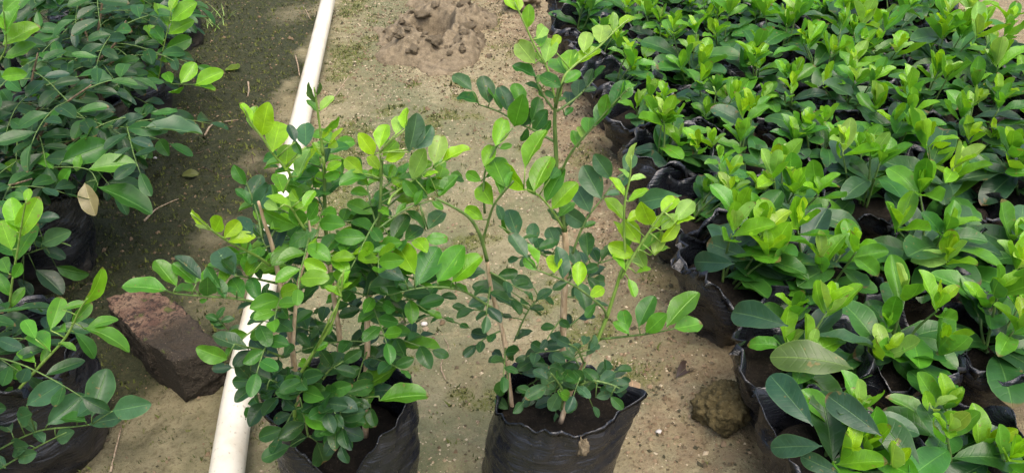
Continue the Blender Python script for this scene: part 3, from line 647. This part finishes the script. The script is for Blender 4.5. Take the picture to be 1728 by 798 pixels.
# dark inner foliage
r1_ = random.Random(11); binA = []; cntA = 0
for sp_, lo, hi, n in ((s1, .15, .8, 6), (s1b, .2, 1.0, 8), (s2, .15, .92, 25), (s3, .15, .92, 26)):
    for k in range(n):
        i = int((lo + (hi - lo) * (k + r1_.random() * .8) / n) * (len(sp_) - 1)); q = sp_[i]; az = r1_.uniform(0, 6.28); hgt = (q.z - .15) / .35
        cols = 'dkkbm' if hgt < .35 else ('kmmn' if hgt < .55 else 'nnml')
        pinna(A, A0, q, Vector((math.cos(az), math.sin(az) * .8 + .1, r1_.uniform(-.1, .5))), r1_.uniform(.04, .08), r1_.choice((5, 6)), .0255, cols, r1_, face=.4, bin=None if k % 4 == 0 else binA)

for k in range(15):
    px, py = r1_.uniform(450, 590), r1_.uniform(580, 700); q = P(px, py, YA - r1_.uniform(.0, .075)); mid_ = P(545, 640, YA - .02)
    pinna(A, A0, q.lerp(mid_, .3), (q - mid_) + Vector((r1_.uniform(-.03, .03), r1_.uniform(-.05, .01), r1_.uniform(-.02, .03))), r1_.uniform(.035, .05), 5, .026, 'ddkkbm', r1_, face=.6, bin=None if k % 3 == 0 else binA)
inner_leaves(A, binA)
# ================================================================== the taller open sapling on the right
YB = 0.615; B0 = Vector((0.052, YB, 0)); B0.z = gz(B0.x, B0.y)
Bp = empty("bagged_sapling", B0, "tall sparse sapling in a black bag, middle of the sandy path", "sapling", "saplings set out on the path")
def radB(a, s):
    return 1.0 + 0.48 * angle_bump(a, 0.0, .22) * s**2 + 0.03 * math.cos(3 * a + .6) + (1 - s) * 0.16 + 0.06 * math.cos(2 * a)
def rimB(a):
    return 0.010 * angle_bump(a, 1.9, .8) + 0.010 * angle_bump(a, -1.9, .7) + 0.008 * angle_bump(a, 0.0, .3)
obj("grow_bag", bag_mesh("grow_bag", 0.062, 0.163, M_BAG, 8, rimB, radB, na=120, nz=34, crease=0.0024, shear=(-.018, 0), flap=.003), Bp)
obj("soil", soil_mesh("soil", 0.060, 0.140, 2, radB), Bp)
# clay showing through a tear in the film
tq = P(982, 757, YB - .056); tear = lump("tear", M_MUD, tq - B0, (0.006, 0.004, 0.020), 3, .5, 4); tear.parent = Bp
tear["label"] = "tear in the black film with brown clay showing"
b1 = stem(Bp, B0, "866,705 859,645 853,585 843,540 832,500 826,470 822,440", [YB+.01, YB, YB-.01], 3.0, 1.7)
b1u = stem(Bp, B0, "822,440 812,402 796,372 776,356 752,343 735,335", [YB-.01, YB-.03], 1.9, 1.0, M_GREEN)
b1r = stem(Bp, B0, "813,412 820,388 834,345 866,305", [YB-.01, YB-.02], 1.4, .8, M_GREEN)
b2 = stem(Bp, B0, "952,700 950,640 950,560 952,500 955,430 953,390", [YB+.02, YB+.03], 4.3, 3.2)
b2u = stem(Bp, B0, "953,392 946,340 940,300 938,255 936,205 938,175 944,140", [YB+.03, YB+.03], 3.0, 1.2, M_GREEN)
b3 = stem(Bp, B0, "946,712 963,660 985,615 1003,585", [YB-.03, YB-.03], 3.0, 2.2)
b3u = stem(Bp, B0, "1003,585 1022,540 1040,485 1050,455 1070,430 1095,392 1115,363 1135,342", [YB-.03, YB-.02], 2.1, .8, M_LIME)
S = lambda ln, dy0, dy1, lv, **k: traced_shoot(Bp, B0, line(ln), YB + dy0, YB + dy1, rows(lv), **k)
S("938,178 925,120 903,80 884,38 868,4", .03, .03, """873,18,852,-6,.5,y; 876,20,873,-6,.42,y; 890,48,892,19,.72,l; 912,80,915,48,.72,l; 906,66,923,38,.85,p; 903,108,871,69,.62,p; 921,106,931,60,.62,p; 915,108,905,90,.5,p""", mat=M_LIME)
S("944,165 952,130 975,106 1010,80 1040,50 1062,32", .03, .06, """955,126,929,81,.8,n; 958,123,966,80,.8,l; 965,113,1012,82,.32,y; 985,90,992,52,.8,p; 1012,74,1020,27,.66,p; 1034,52,1036,21,.5,p; 1046,46,1074,24,.32,y; 930,80,946,58,.6,y""", mat=M_LIME)
S("938,182 946,150 952,138", .02, .0, "948,148,913,128,.62,m; 952,141,979,120,.5,n; 936,166,919,155,.5,m; 941,172,957,164,.4,m")
S("934,185 916,160 905,136 901,122", .03, .04, "905,131,867,108,.34,m; 915,156,889,138,.28,m; 908,140,915,120,.5,p; 920,165,908,150,.4,n")
S("940,242 905,222 880,210 840,188 808,177", .03, .07, """796,153,766,125,.46,g; 808,175,769,157,.36,m; 826,176,812,128,.5,g; 846,187,828,145,.32,n; 859,191,845,145,.46,g; 879,182,870,138,.5,n; 868,214,881,165,.76,n;
 897,207,911,165,.5,m; 900,222,918,194,.8,m; 880,213,905,182,.4,k; 915,228,930,205,.5,m; 890,216,880,240,.5,k""")
S("946,292 965,256 1000,215 1040,170 1062,148", .02, .0, "975,250,968,225,.9,n; 992,227,995,190,.8,n; 1005,213,1031,165,.42,m; 1016,202,1027,160,.5,n; 1048,170,1066,134,.5,n; 1034,182,1050,140,.42,m; 1058,155,1075,135,.4,n; 985,236,978,210,.5,p")
S("940,188 975,163 1000,136 1020,114", .04, .08, "975,167,978,127,.6,g; 962,180,960,147,.7,g; 990,146,998,117,.5,g; 953,196,967,180,.5,m; 1003,134,1019,111,.32,m; 985,155,1005,150,.4,g")
S("818,360 816,320 820,285 838,248 866,216", .0, .02, "812,306,788,292,.8,n; 817,281,831,244,.6,l; 836,247,850,203,.62,l; 843,251,863,245,.5,n; 820,300,838,290,.4,n")
S("824,372 834,345 850,325 867,306", -.01, -.02, "852,317,829,257,.62,n; 832,346,804,305,.66,l; 815,371,789,352,.72,l; 846,330,838,300,.4,n; 838,345,848,370,.5,g; 856,318,862,290,.4,n")
S("950,385 936,362 915,335 895,322 884,320", .02, -.01, """886,321,840,276,.46,y; 901,324,929,262,.46,l; 886,284,916,217,.32,l; 921,341,949,284,.46,n; 931,353,971,308,.5,l; 943,366,969,340,.46,n; 928,302,946,282,.6,m; 905,330,890,300,.4,n""", mat=M_LIME)
S("966,428 978,395 992,366 1015,337 1035,310", .02, .05, """996,359,971,311,.66,g; 1015,336,984,279,.56,g; 1031,302,1004,261,.56,g; 1055,292,1069,254,.6,g; 1040,322,1062,290,.5,g; 990,381,954,358,.7,g; 985,385,1004,374,.4,m; 1022,330,1045,325,.4,g""")
S("1057,452 1053,385 1055,338 1063,300 1065,262", -.02, -.01, "1054,331,1030,300,.36,y; 1052,371,1025,332,.4,y; 1060,341,1093,318,.36,l; 1052,403,1037,374,.32,y; 1060,301,1044,281,.32,p; 1063,306,1089,297,.32,p; 1064,286,1069,243,.2,p; 1054,430,1066,400,.4,l", mat=M_LIME)
S("1048,470 1070,430 1095,392 1115,363 1135,342", -.03, -.02, """1098,379,1080,339,.82,y; 1118,363,1143,327,.5,y; 1058,374,1086,355,.5,y; 1080,411,1055,375,.72,y; 1073,433,1032,415,.62,y; 1098,393,1139,357,.32,y; 1140,373,1171,336,.6,p; 1142,379,1171,365,.26,y;
 1116,389,1141,362,.5,p; 1115,409,1146,376,.42,y; 1078,426,1116,395,.36,l; 1105,431,1116,392,.6,p; 1097,431,1129,414,.26,l; 1090,456,1075,425,.8,p; 1073,461,1098,453,.26,l; 1055,456,1032,430,.26,l; 1060,470,1072,500,.4,l""", mat=M_LIME)
S("1012,572 1060,567 1100,562 1140,554", -.03, -.06, "1058,559,1052,525,.9,n; 1062,563,1039,545,.5,n; 1078,551,1101,499,.5,m; 1090,561,1123,530,.6,n; 1125,551,1176,490,.46,n; 1137,554,1188,547,.5,n")
S("1024,535 1016,518 980,489 951,473 905,455", -.03, -.06, """905,456,886,438,.62,n; 935,461,935,422,.72,y; 975,483,978,447,.86,y; 995,501,1019,485,.7,y; 890,436,859,396,.42,g; 908,446,887,408,.26,l; 950,471,945,417,.42,g; 958,476,935,486,.5,d; 990,526,978,475,.5,g; 1005,512,990,535,.5,m""")
S("953,448 921,432 890,410 868,396 842,381", .0, -.02, "873,399,858,352,.62,g; 898,413,900,381,.86,g; 908,419,941,409,.5,k; 940,416,925,383,.7,g; 860,396,845,365,.22,n; 880,404,905,398,.3,k")
S("957,470 975,456 1005,446 1036,436", .02, .03, "992,433,990,394,.76,k; 1010,443,1000,420,1.0,d; 1040,433,1024,420,.6,d; 993,469,1021,445,.42,g; 995,476,1029,473,.62,g; 975,451,960,415,.5,g; 1015,440,1030,412,.4,k")
# the long arm reaching over to the left sapling
S("847,530 815,510 780,490 740,484 700,487 655,498", -.02, -.06, """702,482,736,421,.62,m; 700,462,667,404,.62,l; 738,476,781,419,.56,n; 763,476,809,430,.5,l; 768,473,814,454,.42,g; 700,485,624,478,.46,k; 683,472,638,450,.5,b; 690,488,673,480,.5,k;
 655,496,642,484,.5,k; 775,488,735,480,.3,n; 790,494,768,480,.3,n; 800,500,815,482,.4,k""", r0=1.5)
S("868,575 888,530 905,508 925,495", .01, .03, "862,491,824,467,.52,g; 850,491,798,486,.4,k; 840,505,822,496,.5,k; 875,516,838,500,.34,g; 865,536,846,532,.42,d; 901,486,864,467,.52,g; 868,573,898,556,.42,d; 905,505,930,488,.5,g; 892,522,915,520,.4,k; 915,500,935,512,.4,k", r0=1.1)
S("985,612 975,590 960,580", -.04, -.06, "985,582,992,560,.9,g; 995,590,1014,576,.7,g; 965,584,938,570,.6,b; 970,600,960,585,.9,g; 955,612,932,596,.6,g; 990,600,1005,566,.4,g")
S("948,690 950,660 938,640 930,630", -.05, -.08, "950,645,924,622,.7,g; 938,655,912,632,.7,g; 945,660,930,690,.8,g; 940,660,965,672,.9,n; 922,650,888,672,.55,g; 925,640,900,622,.5,b; 950,668,975,690,.5,g")
S("978,650 1000,642 1030,648 1046,655", -.05, -.06, "985,660,1006,636,.85,k; 1010,645,1035,630,.7,g; 1020,655,1056,648,.6,g; 1005,670,1030,664,.6,g; 990,672,975,650,.7,g; 1000,685,1012,704,.45,g; 1030,668,1052,690,.55,k; 985,640,965,622,.7,k; 1040,650,1058,672,.6,b; 972,655,950,640,.6,g")
S("858,625 850,612 840,604", .0, .01, "852,640,838,668,.7,k; 858,606,872,590,.7,k; 848,604,830,590,.8,b; 858,690,838,672,.7,g; 870,625,898,608,.6,d; 880,630,910,628,.5,b; 845,600,825,610,.5,g")
S("900,625 905,640 890,650", .03, .03, "900,630,880,612,.6,d; 905,640,930,625,.6,d; 893,650,870,660,.5,d; 905,655,925,668,.5,k; 885,610,905,590,.6,d")
r2_ = random.Random(5); binB = []
for sp_, lo, hi, n in ((b1, .3, .95, 6), (b2, .2, .95, 10), (b3, .2, .8, 4)):
    for k in range(n):
        i = int((lo + (hi - lo) * (k + r2_.random() * .8) / n) * (len(sp_) - 1)); q = sp_[i]; az = r2_.uniform(0, 6.28)
        pinna(Bp, B0, q, Vector((math.cos(az), math.sin(az) * .8, r2_.uniform(-.2, .4))), r2_.uniform(.03, .05), 4, .021, 'gkkb', r2_, face=.3, bin=None if k % 2 else binB)

for k in range(9):
    px, py = r2_.uniform(860, 1030), r2_.uniform(600, 690); q = P(px, py, YB - r2_.uniform(-.03, .05)); mid_ = P(955, 650, YB)
    pinna(Bp, B0, q.lerp(mid_, .35), (q - mid_) + Vector((r2_.uniform(-.03, .03), r2_.uniform(-.04, .02), r2_.uniform(-.01, .03))), r2_.uniform(.025, .04), 4, .022, 'gkkb', r2_, face=.5)
inner_leaves(Bp, binB)
# ================================================================== saplings of the left bed
BAGM = [bag_mesh("grow_bag", 0.073, 0.114, M_BAGD, 30 + k, lambda a, k=k: 0.012 * math.sin(a * 2 + k) + 0.010 * math.sin(a * 5 + k * 2), lambda a, s, k=k: 1 + s * (0.09 * math.sin(a * 2 + k * 1.7) + 0.05 * math.sin(a * 3 - k)), na=56, nz=14, crease=0.0075, base=0.56, ramp=.95, flap=.015) for k in range(5)]
BAGT = [bag_mesh("grow_bag", 0.075, 0.165, M_BAGD, 50 + k, lambda a, k=k: 0.012 * math.sin(a * 2 + k), lambda a, s, k=k: 1 + s * 0.08 * math.sin(a * 2 + k * 1.7), na=56, nz=16, crease=0.006) for k in range(3)]
SOIL = [soil_mesh("soil", 0.068, 0.0, 60 + k) for k in range(3)]
GRPL = "saplings of the dark bed left of the pipe"
def left_sapling(x, y, label, seed, heights, lean, leaf=.048, npin=10, cols=('ddbd', 'kbdd', 'kmdk'), spread=.10):
    r = random.Random(seed); org = Vector((x, y, gz(x, y))); root = empty("bagged_sapling", org, label, "sapling", GRPL)
    bg_ = obj("grow_bag", BAGT[seed % 3], root); bg_.rotation_euler.z = r.uniform(0, 6)
    so = obj("soil", SOIL[seed % 3], root, (0, 0, .135))
    for h in heights:
        az = r.uniform(0, 6.28); b = org + Vector((.03 * math.cos(az), .03 * math.sin(az), .13)); top = org + Vector((lean[0] + r.uniform(-spread, spread), lean[1] + r.uniform(-spread, spread), h))
        pts = smooth_line([b, b.lerp(top, .35) + Vector((0, 0, .03)), b.lerp(top, .7) + Vector((r.uniform(-.02, .02), 0, .02)), top], 5)
        V, F = tube([p - org for p in pts], .0033, .0012, 7, knob=.08); obj("stem", mesh("stem", V, F, M_BARKD), root)
        for k in range(npin):
            f = .30 + .70 * (k + r.random() * .6) / npin; q = pts[min(int(f * (len(pts) - 1)), len(pts) - 1)]; a2 = k * 2.4 + az
            d = Vector((math.cos(a2), math.sin(a2), r.uniform(-.05, .45)));
            pinna(root, org, q, d, r.uniform(.08, .14), r.choice((5, 6, 7)), leaf, cols[0 if f < .55 else (1 if f < .85 else 2)], r, droop=1.1, meshes=ELLIP, face=.25)
    return root, org
L2, o2 = left_sapling(-0.775, 1.06, "dark leafy sapling overhanging the path above a sand-splashed bag", 21, (.33, .30, .36, .28, .25), (.13, .02))
L3, o3 = left_sapling(-0.80, 1.34, "dense dark sapling behind the one with the spotted yellowing leaf", 22, (.36, .33, .38, .30, .27), (.12, .0))
L4, o4 = left_sapling(-0.86, 1.66, "dark sapling with a bright lime shoot reaching out over the path", 23, (.33, .30, .36, .28), (.04, .0))
L5, o5 = left_sapling(-0.915, 2.06, "farthest dark sapling whose smooth black bag shows above the grass tuft", 24, (.36, .32, .30), (-.16, .05), npin=6, spread=.05)
L6, o6 = left_sapling(-0.99, 1.50, "shaded sapling in the inner row at the left edge, behind the dense dark one", 25, (.40, .35, .32), (.05, 0), npin=6)
L7, o7 = left_sapling(-1.02, 1.86, "shaded inner-row sapling in the top left corner of the photo", 26, (.40, .34, .3), (.03, 0), npin=6)
L1, o1 = left_sapling(-0.595, 0.685, "nearest left sapling with grey-green and lime arching shoots beside the brick", 27, (.26, .22, .24), (-.07, -.03), npin=5, leaf=.038)
L0, o0 = left_sapling(-0.80, 0.86, "sapling at the left edge with one upright lime shoot", 28, (.30, .26, .24), (.08, -.02), npin=7, leaf=.045)
S = lambda root, org, ln, y0, y1, lv, **k: traced_shoot(root, org, line(ln), y0, y1, rows(lv), **k)
S(L0, o0, "8,600 14,540 20,480 30,420 38,370 45,335", .72, .70, "28,392,20,334,.5,l; 31,402,62,334,.42,l; 45,342,50,317,.5,l; 25,442,57,376,.32,n; 20,422,-2,368,.6,l; 15,462,-4,424,.6,n; 22,470,40,440,.5,n; 18,500,-2,470,.6,n; 16,520,36,490,.4,n; 12,560,28,530,.5,m; 35,385,10,350,.5,l", mat=M_LIME, r0=2.0, meshes=ELLIP, ratio=.43)
S(L1, o1, "-10,702 60,625 110,570 135,522 148,503", .62, .60, """138,516,184,466,.26,l; 85,557,101,507,.52,n; 60,572,39,534,.7,n; 105,522,142,509,.32,n; 120,547,150,517,.42,n; 145,556,192,531,.32,n; 140,553,217,572,.26,n; 85,592,44,545,.8,n; 60,612,28,588,.7,n;
 40,642,2,608,.8,n; 125,560,162,596,.36,m; 100,578,130,585,.3,n; 70,615,80,590,.5,n; 20,670,-5,640,.6,n; 112,560,80,540,.5,n""", mat=M_LIME, r0=1.8, meshes=ELLIP, ratio=.43)
S(L1, o1, "-10,762 60,728 120,720 155,716", .60, .58, "155,702,176,639,.72,g; 190,693,255,680,.56,g; 45,683,99,650,.56,g; 80,716,126,680,.62,g; 130,702,167,674,.46,g; 145,711,99,703,.42,m; 30,706,77,690,.62,g; 95,741,131,724,.7,g; 150,716,193,706,.8,g; 20,730,-5,700,.6,g; 60,730,40,705,.5,g", r0=1.4)
S(L1, o1, "-10,796 60,755 112,729", .59, .58, "30,771,72,760,.62,g; 50,751,-2,760,.7,g; 75,748,60,725,.5,g; 10,790,-8,770,.6,g")
S(L4, o4, "240,150 262,137 290,142 330,143", 1.33, 1.25, "290,141,276,117,.9,n; 305,141,326,112,.72,l; 330,143,375,120,.46,l; 325,144,365,150,.22,l; 310,146,285,158,.3,n; 270,140,250,120,.5,n")
S(L4, o4, "255,150 268,130 274,90 284,45 290,12", 1.34, 1.32, "283,46,262,-2,.46,l; 290,36,329,4,.5,l; 284,58,323,34,.46,l; 280,82,319,67,.6,n; 273,76,242,41,.36,l; 265,101,244,77,.32,n; 270,103,309,91,.5,n; 288,20,300,-8,.4,l; 276,70,255,40,.6,m; 268,128,255,106,.7,m", mat=M_LIME)
S(L2, o2, "30,300 70,285 110,282 150,287 165,310", 1.00, .95, "105,273,167,249,.62,m; 150,286,217,274,.42,n; 50,291,97,300,.52,m; 143,309,158,362,.52,s; 165,316,247,348,.32,m; 90,285,60,255,.6,n; 120,283,100,310,.5,n; 40,295,8,270,.5,l; 60,290,30,318,.5,m; 130,290,135,262,.5,n")
S(L2, o2, "130,190 180,212 245,215 262,214", 1.10, 1.02, "245,216,327,218,.32,g; 180,221,223,238,.42,g; 130,190,185,183,.42,b; 200,215,240,195,.4,b; 225,216,250,240,.3,g; 160,205,120,215,.4,b; 215,230,242,262,.34,m")
S(L2, o2, "40,430 70,420 100,410 120,415", .90, .88, "70,412,115,390,.5,g; 72,420,104,432,.5,b; 95,450,142,462,.46,k; 60,455,105,490,.45,b; 60,370,98,366,.5,b; 50,385,80,375,.5,b; 40,490,52,500,.5,b; 30,470,55,498,.4,b")
S(L3, o3, "-5,225 45,205 100,160 150,140", 1.10, 1.14, "0,240,-2,200,.5,l; 45,205,88,190,.4,b; 70,185,40,165,.5,b; 100,165,90,130,.6,k; 120,155,165,140,.4,b; 20,215,10,250,.5,b; 150,140,185,130,.4,g; 80,175,110,200,.5,b")
S(L3, o3, "-5,110 10,80 8,40 5,10", 1.02, 1.00, "5,75,60,42,.45,l; 8,98,55,82,.4,n; 2,130,44,124,.5,l; 8,50,-5,30,.6,l; 6,20,30,-5,.5,n; 8,60,28,10,.4,n", mat=M_LIME)

# ================================================================== seedlings of the right bed
ORD = ["", "first", "second", "third", "fourth", "fifth", "sixth", "seventh", "eighth", "ninth", "tenth", "eleventh", "twelfth"]
GRPR = "bagged seedlings of the bed right of the path"
LOOK = {(1, 1): "round-leaved seedling in a dusty black bag at the bottom corner of the bed", (2, 1): "seedling in the wrinkled black bag behind the mossy clod, with an upturned olive leaf",
        (3, 1): "seedling in a black bag with folded rim, third along the path from the camera", (4, 1): "seedling with two very large upright green leaves beside the path"}
def bed_seedling(x, y, rw, cl, seed):
    r = random.Random(seed); org = Vector((x, y, gz(x, y) - .004))
    lb = LOOK.get((rw, cl)) or "lime-tipped seedling, %s from the path in the %s row from the camera" % (ORD[cl], ORD[rw])
    root = empty("bagged_seedling", org, lb, "seedling", GRPR)
    b = obj("grow_bag", BAGM[seed % 5], root); b.rotation_euler.z = r.uniform(0, 6.28)
    s = obj("soil", SOIL[seed % 3], root, (0, 0, .086)); s.rotation_euler.z = r.uniform(0, 6.28)
    nst = r.choice((4, 5, 5)); zb = .086; vig = r.uniform(.82, 1.18); lean = Vector((r.uniform(-.015, .015), r.uniform(-.015, .015), 0))
    if cl == 1: lean.x += .028; vig *= .92; b.scale = (1.04, 1.04, 1.12)
    for k in range(nst):
        az = k * 6.28 / nst + r.uniform(-.7, .7); rad = r.uniform(.028, .060 if cl > 1 else .042) if k else r.uniform(0, .015); h = r.uniform(.035, .105) * vig
        p0 = Vector((math.cos(az) * rad * .35, math.sin(az) * rad * .35, zb)); top = Vector((math.cos(az) * rad, math.sin(az) * rad, zb + h)) + lean
        pts = smooth_line([p0, p0.lerp(top, .5) + Vector((r.uniform(-.005, .005), r.uniform(-.005, .005), .004)), top], 4)
        V, F = tube(pts, .0022, .0013, 6); obj("stem", mesh("stem", V, F, M_GREEN), root)
        # broad mature leaves low on the stem
        for q in range(r.choice((3, 4, 4))):
            a2 = az + (q - 1) * 1.9 + r.uniform(-.7, .7); f = r.uniform(.1, .7); p = pts[int(f * (len(pts) - 1))]
            if cl == 1 and math.cos(a2) < -.2 and r.random() < .85: a2 = math.pi - a2
            ax = Vector((math.cos(a2), math.sin(a2), r.uniform(0, .75))); nn = Vector((r.uniform(-.35, .35), r.uniform(-.45, .15), 1)) - Vector((math.cos(a2), math.sin(a2), 0)) * .5
            put_leaf(root, r.choice(BROAD), basis(ax, nn, r.uniform(.062, .104) * vig, p), tint(r.choice('kdkbgkmmnmmg'), r, .22))
        # upright shoot of young leaves, paler towards its tip
        ny = r.choice((5, 5, 6, 7)); tone = r.choice(('nnll', 'nlly', 'nlly', 'mnnl', 'nllp', 'lppy')); tl = Vector((r.uniform(-.35, .35), r.uniform(-.35, .25), 0)); sl = r.uniform(.012, .030)
        for q in range(ny):
            a2 = q * 2.4 + az + r.uniform(-.5, .5); f = q / (ny - 1); up = r.uniform(.45, 1.1) + 1.7 * f
            ax = Vector((math.cos(a2), math.sin(a2), up)) + tl + Vector((r.uniform(-.45, .45), r.uniform(-.45, .45), r.uniform(-.4, .4))); nn = Vector((-math.cos(a2), -math.sin(a2), .7)) + Vector((r.uniform(-.4, .4), r.uniform(-.6, .2), .4))
            L = r.uniform(.042, .070) * (1.1 - .5 * f) * vig; p = top + Vector((0, 0, sl * (f - .4))) + tl * (sl * f)
            put_leaf(root, r.choice(YOUNG), basis(ax, nn, L, p), tint(tone[min(3, int(f * 4))], r, .2))
    return root, org
bed = {}
seed = 100
for rw in range(0, 12):
    for cl in range(1, 8):
        f = 0.395 + rw * 0.170; x0 = 0.368 - 0.13 * (f - 0.567)
        p = Vector((x0, f, 0)) + ACROSS * ((cl - 1) * 0.148); seed += 1
        rj = random.Random(seed); p += Vector((rj.uniform(-.014, .014) - (.006 if cl == 1 and rw > 2 else 0), rj.uniform(-.016, .016), 0))
        u, v = project(Vector((p.x, p.y, .15)))
        if u > 1728 + 90 or v < -50 or v > 798 + 130: continue
        bed[(rw, cl)] = bed_seedling(p.x, p.y, rw if rw else 0, cl, seed)
# rows are counted from the nearest one that is in the picture
first = min(k[0] for k in bed)
for (rw, cl), (ro, og) in bed.items():
    r_ = rw - first + 1
    if first == 0: r_ = rw
    if r_ == 0: ro["label"] = "seedling cut off by the bottom edge of the photo, %s from the path" % ORD[cl]
# single big leaves that stand out in the photo
def big_leaf(k, bx, by, tx, ty, w, c, dz=0.0):
    if k not in bed: return
    ro, og = bed[k]; yy = og.y + dz; traced_leaf(ro, og, P(bx, by, yy), beside(P(bx, by, yy), tx, ty), w, tint(c), BROAD[:4], R_BR)
big_leaf((4, 1), 1247, 348, 1303, 240, .56, 'm', -.03); big_leaf((4, 1), 1244, 353, 1200, 287, .75, 'm', -.04); big_leaf((4, 1), 1150, 330, 1072, 340, .45, 'g', -.03); big_leaf((5, 1), 1135, 285, 1068, 258, .45, 'g', -.03)
big_leaf((2, 1), 1440, 622, 1312, 582, .38, 'o', -.06); big_leaf((1, 1), 1372, 718, 1308, 640, .5, 'b', -.02); big_leaf((1, 1), 1388, 752, 1314, 752, .55, 'b', -.04); big_leaf((1, 1), 1488, 735, 1414, 678, .5, 'b', -.03)
big_leaf((1, 1), 1552, 800, 1493, 706, .42, 'k', -.05); big_leaf((1, 1), 1420, 800, 1365, 775, .5, 'b', -.06); big_leaf((2, 1), 1330, 550, 1235, 520, .5, 'b', -.03); big_leaf((3, 1), 1270, 440, 1202, 410, .55, 'g', -.03)
big_leaf((3, 1), 1240, 445, 1168, 440, .5, 'b', -.05)

# ================================================================== litter on the path
def twig(s, r0, r1, mat, label, name="twig", up=.002, cat="twig", lift=0):
    ln = line(s); pts = [on_ground(x, y, up + lift * i) for i, (x, y) in enumerate(ln)]
    V, F = tube(smooth_line(pts, 3), r0 / 1000, r1 / 1000, 6, knob=.15, seed=int(ln[0][0])); return tag(obj(name, mesh(name, V, F, mat)), label, cat)
twig("346,230 360,211 402,201", 2.4, 1.0, M_TWIG, "pale forked twig on the dark ground between left bed and pipe")
twig("244,376 262,356 285,345 303,339", 1.9, .8, M_TWIG, "brown dry twig on dark soil below the drooping green leaf")
twig("752,642 744,618 757,588 750,572", 1.1, .6, M_TWIG, "thin pale crooked root on the sand between the two saplings")
twig("548,188 570,160 590,134", 1.4, .8, M_TWIG, "straight straw-coloured stick leaning by the pipe near the left sapling's tip", lift=.004)
twig("188,798 196,760 206,722", 1.6, .9, M_TWIG, "thin brown stick on the ground at the bottom left")
twig("499,96 503,112 506,131", 2.0, 1.4, M_TWIG, "short pale splinter lying close to the upper pipe", "splinter", cat="splinter")
twig("419,140 420,152 419,166", 2.6, 1.6, M_TWIG, "short pale splinter standing out on dark ground above the left sapling", "splinter", cat="splinter")
twig("512,12 519,24 524,34", 1.8, 1.0, M_TWIG, "dark little twig on bare soil left of the pipe's far end")
twig("310,255 330,262 352,252", 1.2, .6, M_TWIGD, "thin dark twig on the shaded soil right of the left bed")
twig("425,262 432,290 445,300", 1.2, .6, M_TWIGD, "dark curved twig on soil left of the pipe behind the lime shoot")
twig("345,285 380,300 400,292", 1.2, .5, M_TWIGD, "dark twig lying on mossy soil above the left sapling's arm")
twig("700,80 718,92 728,110", 1.3, .7, M_TWIGD, "short dark twig at the foot of the mud heap")
def flat_leaf(px, py, tx, ty, w, colour, label, m, seed):
    b, tp = on_ground(px, py, .003), on_ground(tx, ty, .008); r = random.Random(seed)
    o = bpy.data.objects.new("fallen_leaf", m); COL.objects.link(o); o.matrix_world = basis(tp - b, Vector((r.uniform(-.3, .3), -.3, 1)), (tp - b).length, b); o.color = colour
    return tag(o, label, "leaf")
flat_leaf(1140, 640, 1176, 604, .4, (.055, .038, .032, 1), "dark brown curled dead leaf on the sand right of the tall sapling", BROAD[1], 1)
flat_leaf(1062, 672, 1073, 636, .6, (.42, .30, .19, 1), "beige dried leaf on the sand against the right sapling's bag", SMALL[5], 2)
flat_leaf(382, 118, 408, 130, .4, (.16, .25, .04, 1), "small fallen green leaf on dark ground near the left bed's lime shoot", SMALL[2], 3)
flat_leaf(308, 303, 336, 296, .4, (.15, .17, .05, 1), "small faded leaf fallen on dark soil left of the pipe", SMALL[1], 4)
flat_leaf(955, 352, 972, 342, .5, (.20, .13, .08, 1), "bit of dry brown leaf on sand behind the tall sapling", SMALL[3], 5)
# a little seedling weed beside the pipe
wp = on_ground(392, 572); weed = empty("weed", wp, "tiny dark green weed growing between the brick and the pipe", "weed")
wb = obj("stem", mesh("stem", *tube(smooth_line([Vector((0, 0, -.002)), Vector((-.006, .002, .02)), Vector((-.016, .006, .038))], 4), .0009, .0005, 5), M_GREEN), weed)
for k, (dx, dz, side) in enumerate(((-.004, .014, 1), (-.006, .02, -1), (-.009, .027, -1), (-.012, .032, 1), (-.014, .035, -1), (-.016, .038, .2))):
    put_leaf(weed, SMALL[k % 8], basis(Vector((side, .2, .35)), Vector((0, -.5, 1)), .021, Vector((dx, .003, dz))), tint('k'))
# grass beside the farthest bag
gp = on_ground(362, 40); gr_ = empty("grass_tuft", gp, "pale tuft of grass beside the farthest black bag on the left", "grass")
rg = random.Random(4)
for k in range(26):
    a = rg.uniform(0, 6.28); l = rg.uniform(.03, .07); b = Vector((rg.uniform(-.03, .03), rg.uniform(-.07, .07), -.002)); d = Vector((math.cos(a) * .6, math.sin(a) * .6, 1)).normalized()
    sd = d.cross(Vector((0, 0, 1))).normalized() * .0016; V = []; F = []
    for i in range(5):
        f = i / 4; c_ = b + d * (l * f) + Vector((math.cos(a), math.sin(a), -.6)) * (l * .4 * f * f); V += [c_ - sd * (1.02 - f), c_ + sd * (1.02 - f)]
        if i: F.append((2*i-2, 2*i-1, 2*i+1, 2*i))
    obj("blade", mesh("blade", V, F, M_LIME), gr_)
# a few pebbles
tp = NT("pale_stone"); M_PEB = tp.done(tp.bsdf(tp.mix(tp.noise(90.0, tp.coord()), (.42, .38, .34), (.62, .58, .53)), .7))
for i, (px, py, s, lb) in enumerate(((716, 549, .0050, "small whitish pebble on the sand between the saplings"), (1052, 262, .004, "small pale pebble on the soil near the bags behind the tall sapling"),
                                     (700, 700, .0035, "tiny grey pebble on the sand by the left sapling's bag"), (945, 780, .0, ""), (1112, 730, .004, "small pale pebble on the sand below the dark dead leaf"), (262, 268, .0042, "pale pebble on dark soil below the left bed's foliage"))):
    if s: q = on_ground(px, py, s * .3); tag(lump("pebble", M_PEB, q, (s, s * .8, s * .65), i, .2, 2), lb, "pebble")
